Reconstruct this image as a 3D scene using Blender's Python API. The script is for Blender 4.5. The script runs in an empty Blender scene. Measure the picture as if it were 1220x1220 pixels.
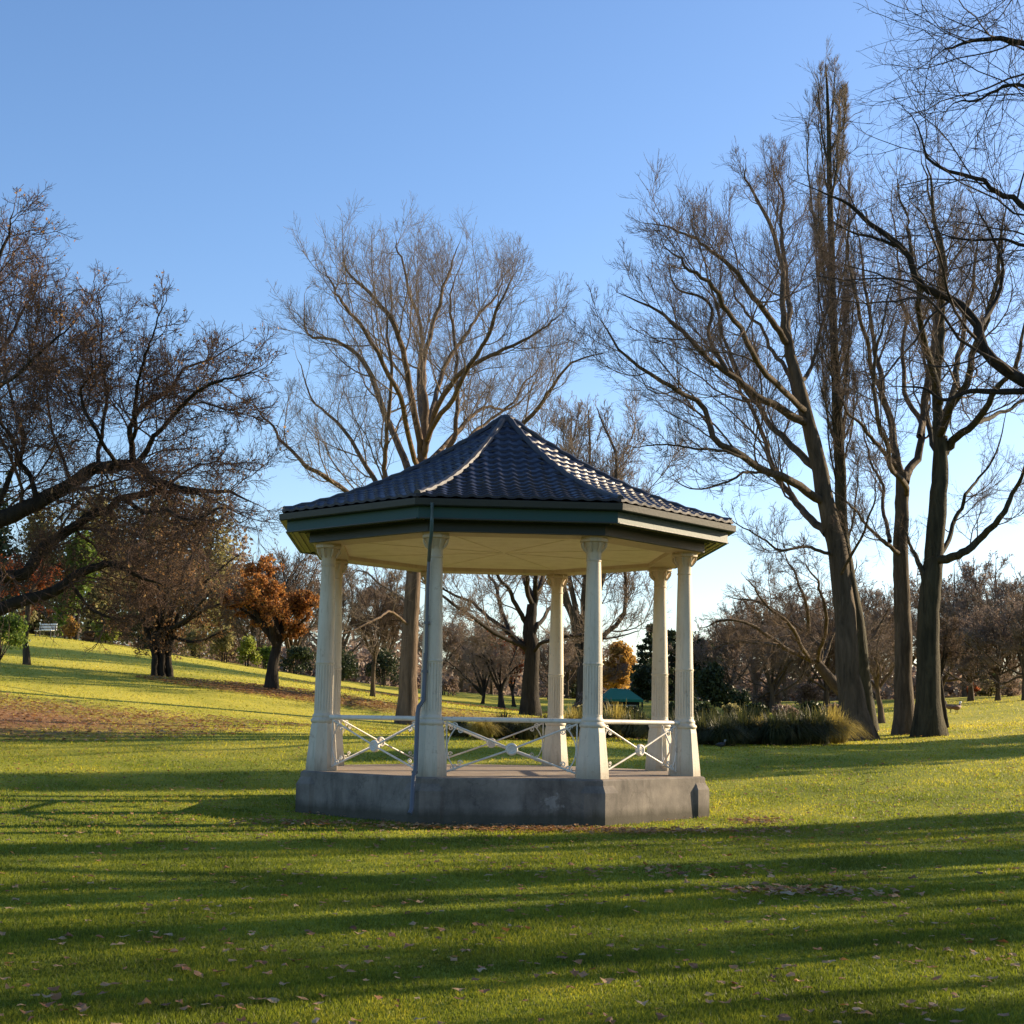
import bpy, math, random
import numpy as np
from mathutils import Vector, Matrix

rng = np.random.default_rng(11)
random.seed(11)
sc = bpy.context.scene
COL = sc.collection
D2R = math.radians

# ------------------------------------------------------------------ camera calibration
F, PITCH, ROLL, EYE = 1755.0, 0.1405, 0.0172, 1.5
CP, SP, CR, SR = math.cos(PITCH), math.sin(PITCH), math.cos(ROLL), math.sin(ROLL)
SUN_AZ, SUN_EL = 62.0, 17.0


def at(px, py, Y):
    """world point at depth Y seen at the photograph's pixel"""
    dx, dy = px - 610.0, py - 610.0
    x = (dx * CR + dy * SR) / F
    u = -(-dx * SR + dy * CR) / F
    d = np.array([x, CP - u * SP, SP + u * CP])
    return d * (Y / d[1]) + np.array([0, 0, EYE])


cam_d = bpy.data.cameras.new('camera')
cam = bpy.data.objects.new('camera', cam_d)
COL.objects.link(cam)
cam_d.sensor_width = 36.0
cam_d.lens = 36.0 * F / 1220.0
cam_d.clip_start = 0.05
cam_d.clip_end = 4000
R_ = Vector((1, 0, 0)); U_ = Vector((0, -SP, CP)); Fw = Vector((0, CP, SP))
cr = R_ * CR + U_ * SR
cu = -R_ * SR + U_ * CR
cam.matrix_world = Matrix(((cr.x, cu.x, -Fw.x, 0), (cr.y, cu.y, -Fw.y, 0), (cr.z, cu.z, -Fw.z, EYE), (0, 0, 0, 1)))
sc.camera = cam

# ------------------------------------------------------------------ terrain
CTRL = []


def g(px, py, Y):
    p = at(px, py, Y)
    CTRL.append((p[0], p[1], p[2]))


for x, y, z in [(0, 0, 0), (-12, 2, 0), (12, 2, 0), (-4, 14, 0), (4, 14, 0), (-3.5, 25, 0), (3.5, 25, 0), (0, 30, .12), (7, 19, .02),
                (-8, 18, .03), (-9, 24, .12), (8.8, 25, .18), (14, 20, .3), (-16, 18, .3), (-30, 5, .8), (30, 5, .6), (30, 30, 1.6),
                (0, -20, 0), (-40, 40, 4.2), (40, 60, 3.4)]:
    CTRL.append((x, y, z))
for a in [(1022, 884, 50), (1090, 875, 52), (1128, 866, 58), (1220, 836, 88), (1140, 849, 80), (1050, 864, 75), (850, 890, 42), (1000, 886, 46),
          (1000, 850, 80), (590, 878, 42), (632, 852, 75), (597, 846, 88), (545, 834, 100), (483, 865, 62), (443, 829, 75), (322, 819, 70),
          (190, 806, 72), (27, 791, 70), (52, 757, 95), (200, 778, 98), (330, 800, 100), (430, 817, 102), (0, 852, 45), (150, 872, 40), (0, 905, 33),
          (200, 908, 33), (-200, 760, 80), (740, 856, 90), (900, 852, 90), (1300, 860, 60), (1400, 815, 100), (860, 905, 37), (1220, 905, 36)]:
    g(*a)
CT = np.array(CTRL)


def _phi(r2):
    return np.where(r2 > 1e-9, r2 * np.log(np.maximum(r2, 1e-9)) * .5, 0)


def _solve():
    n = len(CT)
    d = ((CT[:, None, :2] - CT[None, :, :2]) ** 2).sum(-1)
    K = _phi(d) + np.eye(n) * 25.0
    P = np.c_[np.ones(n), CT[:, :2]]
    A = np.block([[K, P], [P.T, np.zeros((3, 3))]])
    return np.linalg.solve(A, np.r_[CT[:, 2], 0, 0, 0])


TW = _solve()


def tz(x, y):
    x = np.atleast_1d(np.asarray(x, float)); y = np.atleast_1d(np.asarray(y, float))
    out = np.empty(len(x))
    for i in range(0, len(x), 60000):
        xs, ys = x[i:i + 60000], y[i:i + 60000]
        r2 = (xs[:, None] - CT[None, :, 0]) ** 2 + (ys[:, None] - CT[None, :, 1]) ** 2
        z = _phi(r2) @ TW[:-3] + TW[-3] + TW[-2] * xs + TW[-1] * ys
        r = np.hypot(xs, ys)
        s = np.clip((r - 100) / 45, 0, 1); s = s * s * (3 - 2 * s)
        z = np.clip(z, -.15, 8) * (1 - s) + 2.2 * s
        b = np.clip((4 - ys) / 14, 0, 1)
        z = z * (1 - b)
        out[i:i + 60000] = z
    return out


def gz(x, y):
    return float(tz([x], [y])[0])


def base_at(px, Y):
    """ground point on the vertical line seen at column px, depth Y"""
    p = at(px, 860, Y)
    return np.array([p[0], Y, gz(p[0], Y)])


# ------------------------------------------------------------------ object helpers
def tag(o, label=None, cat=None, group=None, kind=None):
    if label: o['label'] = label
    if cat: o['category'] = cat
    if group: o['group'] = group
    if kind: o['kind'] = kind
    return o


def empty(name, loc, label=None, cat=None, group=None, rz=0):
    o = bpy.data.objects.new(name, None)
    o.empty_display_size = .2
    COL.objects.link(o)
    o.location = [float(v) for v in loc]; o.rotation_euler = (0, 0, rz)
    return tag(o, label, cat, group)


def np_mesh(name, V, quads=None, tris=None, smooth=True, attr=None, mats=None, mat_idx=None):
    me = bpy.data.meshes.new(name)
    V = np.ascontiguousarray(V, dtype=np.float32)
    q = np.zeros((0, 4), np.int32) if quads is None else np.asarray(quads, np.int32)
    t = np.zeros((0, 3), np.int32) if tris is None else np.asarray(tris, np.int32)
    loops = np.concatenate([q.ravel(), t.ravel()]).astype(np.int32)
    nq, nt = len(q), len(t)
    starts = np.concatenate([np.arange(nq) * 4, nq * 4 + np.arange(nt) * 3]).astype(np.int32)
    me.vertices.add(len(V)); me.vertices.foreach_set('co', V.ravel())
    me.loops.add(len(loops)); me.loops.foreach_set('vertex_index', loops)
    me.polygons.add(nq + nt); me.polygons.foreach_set('loop_start', starts)
    me.polygons.foreach_set('use_smooth', np.full(nq + nt, bool(smooth)))
    if attr is not None:
        a = me.attributes.new('tint', 'FLOAT', 'POINT')
        a.data.foreach_set('value', np.ascontiguousarray(attr, dtype=np.float32))
    for m in (mats or []): me.materials.append(m)
    if mat_idx is not None:
        me.polygons.foreach_set('material_index', np.asarray(mat_idx, np.int32))
    me.update(calc_edges=True)
    return me


def link(name, me, parent=None):
    o = bpy.data.objects.new(name, me)
    COL.objects.link(o)
    if parent is not None: o.parent = parent
    return o


def copy_tree(o, parent=None):
    c = o.copy(); COL.objects.link(c)
    if parent is not None:
        c.parent = parent
        if 'label' in c and parent is not None: pass
    for ch in list(o.children): copy_tree(ch, c)
    return c


class MB:
    """collects shapes for one mesh"""

    def __init__(s): s.V = []; s.Q = []; s.T = []; s.n = 0

    def add(s, V, Q=None, T=None):
        V = np.asarray(V, float)
        s.V.append(V)
        if Q is not None and len(Q): s.Q.append(np.asarray(Q, int) + s.n)
        if T is not None and len(T): s.T.append(np.asarray(T, int) + s.n)
        s.n += len(V)

    def box(s, c, size, rz=0, tilt=0):
        x, y, z = [v / 2 for v in size]
        V = np.array([(a, b, d) for d in (-z, z) for a, b in ((-x, -y), (x, -y), (x, y), (-x, y))])
        if tilt:
            ct, st = math.cos(tilt), math.sin(tilt)
            V = np.c_[V[:, 0], V[:, 1] * ct - V[:, 2] * st, V[:, 1] * st + V[:, 2] * ct]
        cz, sz = math.cos(rz), math.sin(rz)
        V = np.c_[V[:, 0] * cz - V[:, 1] * sz, V[:, 0] * sz + V[:, 1] * cz, V[:, 2]] + np.array(c)
        s.add(V, [(0, 3, 2, 1), (4, 5, 6, 7), (0, 1, 5, 4), (1, 2, 6, 5), (2, 3, 7, 6), (3, 0, 4, 7)])

    def lathe(s, prof, c=(0, 0, 0), n=24, rot=0, flute=None, cap=True):
        """prof: list of (r, z)"""
        a = np.arange(n) * 2 * np.pi / n + rot
        V = []
        for i, (r, z) in enumerate(prof):
            rr = np.full(n, r, float)
            if flute and flute[0] <= z <= flute[1]:
                rr = rr - flute[3] * (np.abs(np.cos(a * flute[2] / 2)) ** .7 * -1 + 1 > .45)
            V.append(np.c_[c[0] + rr * np.cos(a), c[1] + rr * np.sin(a), np.full(n, c[2] + z)])
        V = np.concatenate(V)
        m = len(prof)
        i = np.arange(m - 1)[:, None] * n; j = np.arange(n)[None]; k = (j + 1) % n
        Q = np.stack([i + j, i + k, i + n + k, i + n + j], -1).reshape(-1, 4)
        T = []
        if cap:
            V = np.r_[V, [[c[0], c[1], c[2] + prof[0][1]], [c[0], c[1], c[2] + prof[-1][1]]]]
            b, t = m * n, m * n + 1
            for q in range(n):
                T.append((b, (q + 1) % n, q)); T.append((t, (m - 1) * n + q, (m - 1) * n + (q + 1) % n))
        s.add(V, Q, T)

    def tube(s, pts, r, sides=8, cap=True):
        P = np.asarray(pts, float)[None]
        R = np.full((1, P.shape[1]), r, float) if np.isscalar(r) else np.asarray(r, float)[None]
        V, Q = tubes(P, R, sides)
        T = []
        if cap:
            K = P.shape[1]
            V = np.r_[V, P[0, :1], P[0, -1:]]
            b = K * sides
            for q in range(sides):
                T.append((b, (q + 1) % sides, q)); T.append((b + 1, (K - 1) * sides + q, (K - 1) * sides + (q + 1) % sides))
        s.add(V, Q, T)

    def build(s, name, mat, parent=None, smooth=False, auto=None):
        V = np.concatenate(s.V)
        Q = np.concatenate(s.Q) if s.Q else None
        T = np.concatenate(s.T) if s.T else None
        me = np_mesh(name, V, Q, T, smooth=smooth, mats=[mat])
        if auto:
            me.polygons.foreach_set('use_smooth', np.ones(len(me.polygons), bool))
            me.set_sharp_from_angle(angle=D2R(auto))
        return link(name, me, parent)


def norm(v):
    return v / np.maximum(np.linalg.norm(v, axis=-1, keepdims=True), 1e-9)


def tubes(P, R, S):
    N, K, _ = P.shape
    T = np.empty_like(P)
    T[:, 1:-1] = P[:, 2:] - P[:, :-2]
    T[:, 0] = P[:, 1] - P[:, 0]; T[:, -1] = P[:, -1] - P[:, -2]
    T = norm(T)
    avg = norm(P[:, -1] - P[:, 0] + 1e-6)
    ref = np.where(np.abs(avg[:, 2:3]) < .75, np.array([[0, 0, 1.0]]), np.array([[1.0, .13, 0]]))
    U = norm(np.cross(T, ref[:, None, :]))
    W = np.cross(T, U)
    a = np.arange(S) * 2 * np.pi / S
    V = P[:, :, None, :] + R[:, :, None, None] * (np.cos(a)[None, None, :, None] * U[:, :, None, :] + np.sin(a)[None, None, :, None] * W[:, :, None, :])
    idx = np.arange(N * K * S).reshape(N, K, S)
    A = idx[:, :-1]; B = idx[:, 1:]
    Q = np.stack([A, np.roll(A, -1, 2), np.roll(B, -1, 2), B], -1).reshape(-1, 4)
    return V.reshape(-1, 3), Q


# ------------------------------------------------------------------ materials
def mat(name, build):
    m = bpy.data.materials.new(name); m.use_nodes = True
    nt = m.node_tree; nt.nodes.clear()
    out = nt.nodes.new('ShaderNodeOutputMaterial')

    class N:
        pass
    h = N(); h.nt = nt; h.out = out

    def node(t, **kw):
        n = nt.nodes.new(t)
        for k, v in kw.items():
            if k in n.inputs.keys() if isinstance(k, str) else False: n.inputs[k].default_value = v
            else: setattr(n, k, v)
        return n
    h.node = node
    h.link = lambda a, b: nt.links.new(a, b)

    def noise(scale, detail=4, rough=.55, vec=None, dist=0):
        n = nt.nodes.new('ShaderNodeTexNoise'); n.inputs['Scale'].default_value = scale
        n.inputs['Detail'].default_value = detail; n.inputs['Roughness'].default_value = rough; n.inputs['Distortion'].default_value = dist
        if vec is not None: nt.links.new(vec, n.inputs['Vector'])
        return n.outputs['Fac']

    def ramp(fac, stops):
        n = nt.nodes.new('ShaderNodeValToRGB'); nt.links.new(fac, n.inputs['Fac'])
        e = n.color_ramp.elements
        while len(e) < len(stops): e.new(.5)
        for i, (p, c) in enumerate(stops):
            e[i].position = p; e[i].color = (c[0], c[1], c[2], 1) if not np.isscalar(c) else (c, c, c, 1)
        return n.outputs['Color']

    def mix(fac, a, b, mode='MIX'):
        n = nt.nodes.new('ShaderNodeMix'); n.data_type = 'RGBA'; n.blend_type = mode
        for s, v in ((0, fac), (6, a), (7, b)):
            if hasattr(v, 'links'): nt.links.new(v, n.inputs[s])
            elif s == 0: n.inputs[0].default_value = v
            else: n.inputs[s].default_value = (v[0], v[1], v[2], 1)
        return n.outputs[2]

    def pos():
        return nt.nodes.new('ShaderNodeNewGeometry').outputs['Position']

    def obj():
        return nt.nodes.new('ShaderNodeTexCoord').outputs['Object']

    def math_(op, a, b=0.0, clamp=False):
        n = nt.nodes.new('ShaderNodeMath'); n.operation = op; n.use_clamp = clamp
        for i, v in enumerate((a, b)):
            if hasattr(v, 'links'): nt.links.new(v, n.inputs[i])
            else: n.inputs[i].default_value = v
        return n.outputs[0]

    def tint():
        n = nt.nodes.new('ShaderNodeAttribute'); n.attribute_name = 'tint'
        return n.outputs['Fac']

    def scalev(vec, s):
        n = nt.nodes.new('ShaderNodeMapping'); n.inputs['Scale'].default_value = s
        nt.links.new(vec, n.inputs['Vector'])
        return n.outputs['Vector']

    def bump(height, strength=.3, dist=.02):
        n = nt.nodes.new('ShaderNodeBump'); n.inputs['Strength'].default_value = strength; n.inputs['Distance'].default_value = dist
        nt.links.new(height, n.inputs['Height'])
        return n.outputs['Normal']

    def princ(col, rough=.7, normal=None, spec=.4, trans=0, metal=0, coat=0):
        n = nt.nodes.new('ShaderNodeBsdfPrincipled')
        if hasattr(col, 'links'): nt.links.new(col, n.inputs['Base Color'])
        else: n.inputs['Base Color'].default_value = (col[0], col[1], col[2], 1)
        if hasattr(rough, 'links'): nt.links.new(rough, n.inputs['Roughness'])
        else: n.inputs['Roughness'].default_value = rough
        n.inputs['Specular IOR Level'].default_value = spec
        n.inputs['Metallic'].default_value = metal
        n.inputs['Coat Weight'].default_value = coat
        if normal is not None: nt.links.new(normal, n.inputs['Normal'])
        sh = n.outputs[0]
        if trans:
            t = nt.nodes.new('ShaderNodeBsdfTranslucent')
            if hasattr(col, 'links'): nt.links.new(col, t.inputs['Color'])
            else: t.inputs['Color'].default_value = (col[0], col[1], col[2], 1)
            mx = nt.nodes.new('ShaderNodeMixShader'); mx.inputs[0].default_value = trans
            nt.links.new(sh, mx.inputs[1]); nt.links.new(t.outputs[0], mx.inputs[2]); sh = mx.outputs[0]
        nt.links.new(sh, out.inputs['Surface'])
        return sh
    for k, v in dict(noise=noise, ramp=ramp, mix=mix, pos=pos, obj=obj, math=math_, tint=tint, scalev=scalev, bump=bump, princ=princ).items():
        setattr(h, k, v)
    build(h)
    return m


def bark(name, dark, light, scale=6.0, strength=.8):
    def b(h):
        p = h.pos()
        v = h.scalev(p, (1, 1, .14))
        n = h.noise(scale, 8, .7, v, .6)
        n2 = h.noise(.9, 3, .5, p)
        c = h.ramp(n, [(.3, dark), (.68, light)])
        c = h.mix(h.math('MULTIPLY', n2, .45), c, (dark[0] * .8, dark[1] * .95, dark[2] * .7))
        h.princ(c, .88, h.bump(n, strength, .12), .15)
    return mat(name, b)


def leafm(name, cols, trans=.45, rough=.5, patch=1.5):
    def b(h):
        t = h.tint()
        n = h.noise(patch, 3, .6, h.pos())
        f = h.math('ADD', h.math('MULTIPLY', t, .6), h.math('MULTIPLY', h.math('SUBTRACT', n, .25), .8), True)
        st = [(i / (len(cols) - 1) * .9 + .05, c) for i, c in enumerate(cols)]
        h.princ(h.ramp(f, st), rough, None, .25, trans)
    return mat(name, b)


M = {}
M['bark_grey'] = bark('bark_grey', (.035, .026, .018), (.17, .125, .085))
M['bark_dark'] = bark('bark_dark', (.012, .010, .009), (.065, .052, .04))
M['bark_tan'] = bark('bark_tan', (.05, .036, .026), (.25, .175, .12), 5)
M['bark_moss'] = bark('bark_moss', (.02, .018, .012), (.10, .085, .05))
M['twig_tan'] = bark('twig_tan', (.11, .085, .065), (.31, .24, .18), 2)
M['twig_dark'] = bark('twig_dark', (.028, .022, .02), (.11, .08, .065), 2)
M['twig_russet'] = bark('twig_russet', (.05, .033, .028), (.19, .12, .09), 2)
M['twig_mauve'] = bark('twig_mauve', (.14, .105, .085), (.34, .26, .205), 1.2)
M['twig_brown'] = bark('twig_brown', (.07, .05, .04), (.25, .175, .125), 1.5)
M['leaf_brown'] = leafm('leaf_brown', [(.14, .07, .03), (.30, .165, .07), (.46, .31, .15)], .55)
M['leaf_orange'] = leafm('leaf_orange', [(.16, .06, .02), (.38, .16, .045), (.56, .32, .09)], .55)
M['leaf_rust'] = leafm('leaf_rust', [(.20, .04, .015), (.40, .10, .03), (.5, .2, .05)], .5)
M['leaf_gold'] = leafm('leaf_gold', [(.24, .12, .03), (.40, .23, .055), (.50, .35, .11)], .5)
M['leaf_green'] = leafm('leaf_green', [(.03, .06, .012), (.10, .16, .025), (.25, .32, .05)], .5)
M['leaf_lime'] = leafm('leaf_lime', [(.10, .12, .02), (.22, .26, .04), (.40, .42, .10)], .5)
M['leaf_dark'] = leafm('leaf_dark', [(.014, .024, .012), (.04, .058, .025), (.085, .10, .04)], .3)
M['leaf_olive'] = leafm('leaf_olive', [(.09, .095, .04), (.22, .20, .085), (.38, .33, .14)], .6)
M['leaf_mauve'] = leafm('leaf_mauve', [(.13, .09, .068), (.25, .18, .135), (.38, .29, .215)], .4)
M['tussock'] = leafm('tussock', [(.02, .03, .012), (.06, .07, .025), (.17, .15, .05)], .45, .5, 2.0)
M['tussock_gold'] = leafm('tussock_gold', [(.16, .14, .03), (.38, .30, .07), (.5, .4, .12)], .5)


def b_grass(h):
    t = h.tint(); p = h.pos()
    n = h.noise(.22, 4, .6, p)
    n2 = h.noise(2.3, 3, .6, p)
    f = h.math('ADD', h.math('MULTIPLY', t, .45), h.math('ADD', h.math('MULTIPLY', h.math('SUBTRACT', n, .5), 1.0), h.math('ADD', h.math('MULTIPLY', n2, .4), h.math('MULTIPLY', h.math('SUBTRACT', h.noise(.9, 4, .6, p), .5), .9))), True)
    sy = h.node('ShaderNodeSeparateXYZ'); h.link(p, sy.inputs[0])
    sun_gold = h.node('ShaderNodeMapRange'); sun_gold.inputs['From Min'].default_value = 17; sun_gold.inputs['From Max'].default_value = 44; sun_gold.inputs['To Max'].default_value = .34
    h.link(sy.outputs['Y'], sun_gold.inputs['Value']); f = h.math('ADD', f, h.math('SUBTRACT', sun_gold.outputs[0], .12), True)  # sunlit gold put into far blades, shaded green into near ones
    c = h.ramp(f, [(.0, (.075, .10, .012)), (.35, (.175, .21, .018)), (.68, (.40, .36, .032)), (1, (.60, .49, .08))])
    h.princ(c, .5, None, .25, .62)


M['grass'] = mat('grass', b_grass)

LITTER = [(at(-110, 845, 43), 9.0, 7.0, 1.0), (at(322, 822, 69), 5.5, 2.6, .6), (at(480, 840, 69), 8, 3, .45), (at(540, 835, 88), 9, 4, .35),
          (at(90, 840, 50), 8, 3, .3), (at(1100, 860, 62), 8, 4, .35), (np.array([.6, 21.6, 0]), 4.2, .55, .55)]


def b_ground(h):
    p = h.pos()
    n = h.noise(.22, 4, .6, p); n2 = h.noise(9, 5, .7, p); n3 = h.noise(60, 3, .6, p)
    f = h.math('ADD', h.math('MULTIPLY', n, .6), h.math('MULTIPLY', n2, .4))
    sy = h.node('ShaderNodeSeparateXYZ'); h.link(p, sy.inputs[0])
    sun_gold = h.node('ShaderNodeMapRange'); sun_gold.inputs['From Min'].default_value = 24; sun_gold.inputs['From Max'].default_value = 52; sun_gold.inputs['To Max'].default_value = .22
    h.link(sy.outputs['Y'], sun_gold.inputs['Value']); f = h.math('ADD', f, sun_gold.outputs[0], True)  # golden sunlight of the far slope put into the ground colour
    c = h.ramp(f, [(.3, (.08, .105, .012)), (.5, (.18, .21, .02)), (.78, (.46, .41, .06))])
    lit = h.ramp(n3, [(.3, (.14, .065, .025)), (.7, (.42, .23, .10))])
    msk = None
    for (q, rx, ry, w) in LITTER:
        m = h.node('ShaderNodeMapping'); m.vector_type = 'TEXTURE'
        m.inputs['Location'].default_value = (q[0], q[1], 0); m.inputs['Scale'].default_value = (rx, ry, 1e4)
        h.link(p, m.inputs['Vector'])
        L = h.node('ShaderNodeVectorMath'); L.operation = 'LENGTH'; h.link(m.outputs[0], L.inputs[0])
        v = h.math('MULTIPLY', h.math('SUBTRACT', 1.15, L.outputs['Value'], True), w * 1.9)
        msk = v if msk is None else h.math('MAXIMUM', msk, v)
    msk = h.math('MULTIPLY', msk, h.math('ADD', n2, .35), True)
    c = h.mix(msk, c, lit)
    h.princ(c, .95, h.bump(n2, .6, .05), .1)


M['ground'] = mat('ground', b_ground)


def b_litter(h):
    t = h.tint()
    c = h.ramp(t, [(0, (.13, .055, .022)), (.4, (.32, .15, .055)), (.75, (.44, .26, .12)), (1, (.42, .31, .19))])
    h.princ(c, .55, None, .35, .3)


M['litter'] = mat('litter', b_litter)


def paint(name, col, dirt=(.25, .2, .12), amt=.35, rough=.5, rust=0, vs=(1, 1, .35), grime=False):
    def b(h):
        p = h.pos()
        n = h.noise(3.2, 6, .65, h.scalev(p, vs)); n2 = h.noise(24, 4, .6, p)
        f = h.math('MULTIPLY', h.ramp(n, [(.45, 0), (.8, 1)]), amt)
        c = h.mix(f, col, dirt)
        f2 = h.math('MULTIPLY', h.ramp(n2, [(.62, 0), (.75, 1)]), amt * .6)
        c = h.mix(f2, c, (dirt[0] * .6, dirt[1] * .6, dirt[2] * .6))
        if rust:
            n3 = h.noise(7, 5, .7, p)
            c = h.mix(h.math('MULTIPLY', h.ramp(n3, [(.6, 0), (.68, 1)]), rust), c, (.16, .07, .03))
        if grime:
            sx = h.node('ShaderNodeSeparateXYZ'); h.link(p, sx.inputs[0])
            st = h.noise(14, 5, .7, h.scalev(p, (1, 1, .08)))
            zz = h.math('ADD', sx.outputs['Z'], h.math('MULTIPLY', st, -.35))
            g1 = h.node('ShaderNodeMapRange'); g1.inputs['From Min'].default_value = .40; g1.inputs['From Max'].default_value = .78
            g1.inputs['To Min'].default_value = .75; g1.inputs['To Max'].default_value = 0; h.link(zz, g1.inputs['Value'])
            c = h.mix(g1.outputs[0], c, (.20, .16, .10))
            g2 = h.node('ShaderNodeMapRange'); g2.inputs['From Min'].default_value = 3.3; g2.inputs['From Max'].default_value = 4.15
            g2.inputs['To Max'].default_value = .55; h.link(zz, g2.inputs['Value'])
            c = h.mix(g2.outputs[0], c, (.40, .26, .13))
            c = h.mix(h.math('MULTIPLY', h.ramp(st, [(.56, 0), (.66, 1)]), .35), c, (.24, .20, .14))
        h.princ(c, rough, h.bump(n2, .15, .01), .4)
    return mat(name, b)


M['cream'] = paint('cream_paint', (.56, .50, .39), (.36, .28, .18), .5, .55, .3, grime=True)
M['ceiling'] = paint('ceiling_paint', (.70, .62, .44), (.45, .35, .20), .5, .6, 0, (1, 1, 1))
M['soffit'] = paint('soffit_paint', (.36, .36, .13), (.2, .18, .08), .3, .6)
M['teal'] = paint('teal_paint', (.005, .046, .044), (.02, .045, .04), .4, .55)
M['teal_dark'] = paint('dark_teal_paint', (.005, .013, .017), (.02, .03, .03), .3, .45)
M['gutter'] = paint('gutter_paint', (.006, .012, .014), (.03, .03, .03), .3, .38)
M['rail'] = paint('rail_paint', (.66, .62, .54), (.22, .15, .10), .5, .5, .5)
M['pipe'] = paint('pipe_paint', (.10, .108, .125), (.08, .08, .1), .4, .4)
M['pipe_green'] = paint('pipe_green_paint', (.05, .09, .10), (.1, .1, .1), .4, .4)
M['white'] = paint('white_paint', (.8, .8, .76), (.4, .38, .3), .2, .5)
M['canvas'] = paint('green_canvas', (.01, .17, .10), (.01, .12, .08), .4, .6)
M['dark_wall'] = paint('dark_wall', (.012, .014, .014), (.02, .02, .02), .3, .8)
M['pale_stone'] = paint('pale_stone', (.5, .46, .38), (.25, .2, .15), .4, .8)


def b_tile(h):
    p = h.pos()
    n = h.noise(2.2, 5, .65, p); n2 = h.noise(30, 4, .6, p)
    c = h.ramp(n, [(.3, (.004, .006, .018)), (.6, (.008, .011, .028)), (.8, (.030, .032, .038))])
    c = h.mix(h.math('MULTIPLY', h.ramp(n2, [(.6, 0), (.72, 1)]), .25), c, (.12, .10, .07))
    n3 = h.noise(7.5, 3, .6, p)
    c = h.mix(h.math('MULTIPLY', h.ramp(n3, [(.45, 0), (.65, 1)]), .5), c, (.022, .024, .034))
    n4 = h.noise(55, 3, .7, p)
    c = h.mix(h.math('MULTIPLY', h.math('MULTIPLY', h.ramp(n4, [(.6, 0), (.68, 1)]), h.ramp(n, [(.45, 0), (.65, 1)])), .8), c, (.16, .15, .11))
    r = h.ramp(n3, [(.35, .34), (.7, .62)])
    h.princ(c, r, h.bump(n2, .12, .01), .38)


M['tile'] = mat('tile_glaze', b_tile)
M['ridge'] = paint('ridge_cap', (.028, .028, .034), (.10, .085, .06), .6, .5)


def b_conc(h):
    p = h.pos()
    n = h.noise(1.6, 6, .65, p); n2 = h.noise(35, 5, .7, p); v = h.noise(4, 4, .6, h.scalev(p, (1, 1, .18)))
    c = h.ramp(n, [(.3, (.095, .085, .075)), (.7, (.27, .235, .195))])
    c = h.mix(h.math('MULTIPLY', h.ramp(v, [(.5, 0), (.72, 1)]), .75), c, (.06, .054, .048))
    c = h.mix(h.math('MULTIPLY', h.ramp(n2, [(.55, 0), (.75, 1)]), .3), c, (.33, .30, .25))
    # pale repair patch on the front face
    m = h.node('ShaderNodeMapping'); m.vector_type = 'TEXTURE'
    m.inputs['Location'].default_value = (.66, 22.3, .31); m.inputs['Scale'].default_value = (.20, .6, .22)
    h.link(p, m.inputs['Vector'])
    L = h.node('ShaderNodeVectorMath'); L.operation = 'LENGTH'; h.link(m.outputs[0], L.inputs[0])
    nn = h.noise(9, 4, .6, p)
    f = h.math('ADD', h.math('SUBTRACT', 1.0, L.outputs['Value']), h.math('MULTIPLY', h.math('SUBTRACT', nn, .5), 2.2))
    c = h.mix(h.math('MULTIPLY', h.ramp(f, [(.3, 0), (.6, 1)]), .42), c, (.40, .37, .33))
    vo = h.node('ShaderNodeTexVoronoi'); vo.feature = 'DISTANCE_TO_EDGE'; vo.inputs['Scale'].default_value = .85
    dv = h.node('ShaderNodeVectorMath'); dv.operation = 'ADD'; h.link(p, dv.inputs[0])
    cv = h.node('ShaderNodeTexNoise'); cv.inputs['Scale'].default_value = 3.0; cv.inputs['Detail'].default_value = 5; h.link(p, cv.inputs['Vector'])
    sv = h.node('ShaderNodeVectorMath'); sv.operation = 'SCALE'; sv.inputs['Scale'].default_value = .5; h.link(cv.outputs['Color'], sv.inputs[0])
    h.link(sv.outputs[0], dv.inputs[1]); h.link(dv.outputs[0], vo.inputs['Vector'])
    c = h.mix(h.ramp(vo.outputs['Distance'], [(0.0, .35), (.006, 0)]), c, (.03, .027, .023))
    # damp soil stain near the ground
    s = h.node('ShaderNodeSeparateXYZ'); h.link(p, s.inputs[0])
    dz = h.math('ADD', s.outputs['Z'], h.math('MULTIPLY', v, -.16))
    c = h.mix(h.ramp(dz, [(0.0, .75), (.13, 0)]), c, (.05, .045, .03))
    h.princ(c, .9, h.bump(n2, .35, .015), .2)


M['concrete'] = mat('concrete', b_conc)


def b_floor(h):
    p = h.pos(); n = h.noise(2, 5, .6, p); n2 = h.noise(30, 4, .6, p)
    c = h.mix(h.math('MULTIPLY', n2, .4), h.ramp(n, [(.3, (.22, .17, .13)), (.7, (.36, .29, .22))]), (.15, .12, .10))
    h.princ(c, .9, h.bump(n2, .2, .01), .2)


M['floor'] = mat('floor_concrete', b_floor)

# ------------------------------------------------------------------ world and sun
w = bpy.data.worlds.new('World'); sc.world = w; w.use_nodes = True
nt = w.node_tree
sky = nt.nodes.new('ShaderNodeTexSky'); sky.sky_type = 'NISHITA'; sky.sun_disc = False
sky.sun_elevation = D2R(SUN_EL); sky.sun_rotation = D2R(SUN_AZ)
sky.altitude = 0; sky.air_density = 1.0; sky.dust_density = .6; sky.ozone_density = 2.2
bg = nt.nodes['Background']; bg.inputs['Strength'].default_value = .228
hs = nt.nodes.new('ShaderNodeHueSaturation'); hs.inputs['Saturation'].default_value = 1.12
nt.links.new(sky.outputs[0], hs.inputs['Color']); mxn = nt.nodes.new('ShaderNodeMix'); mxn.data_type = 'RGBA'; mxn.blend_type = 'MULTIPLY'; mxn.inputs[0].default_value = 1
mxn.inputs[7].default_value = (1.0, .975, 1.07, 1)
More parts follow.
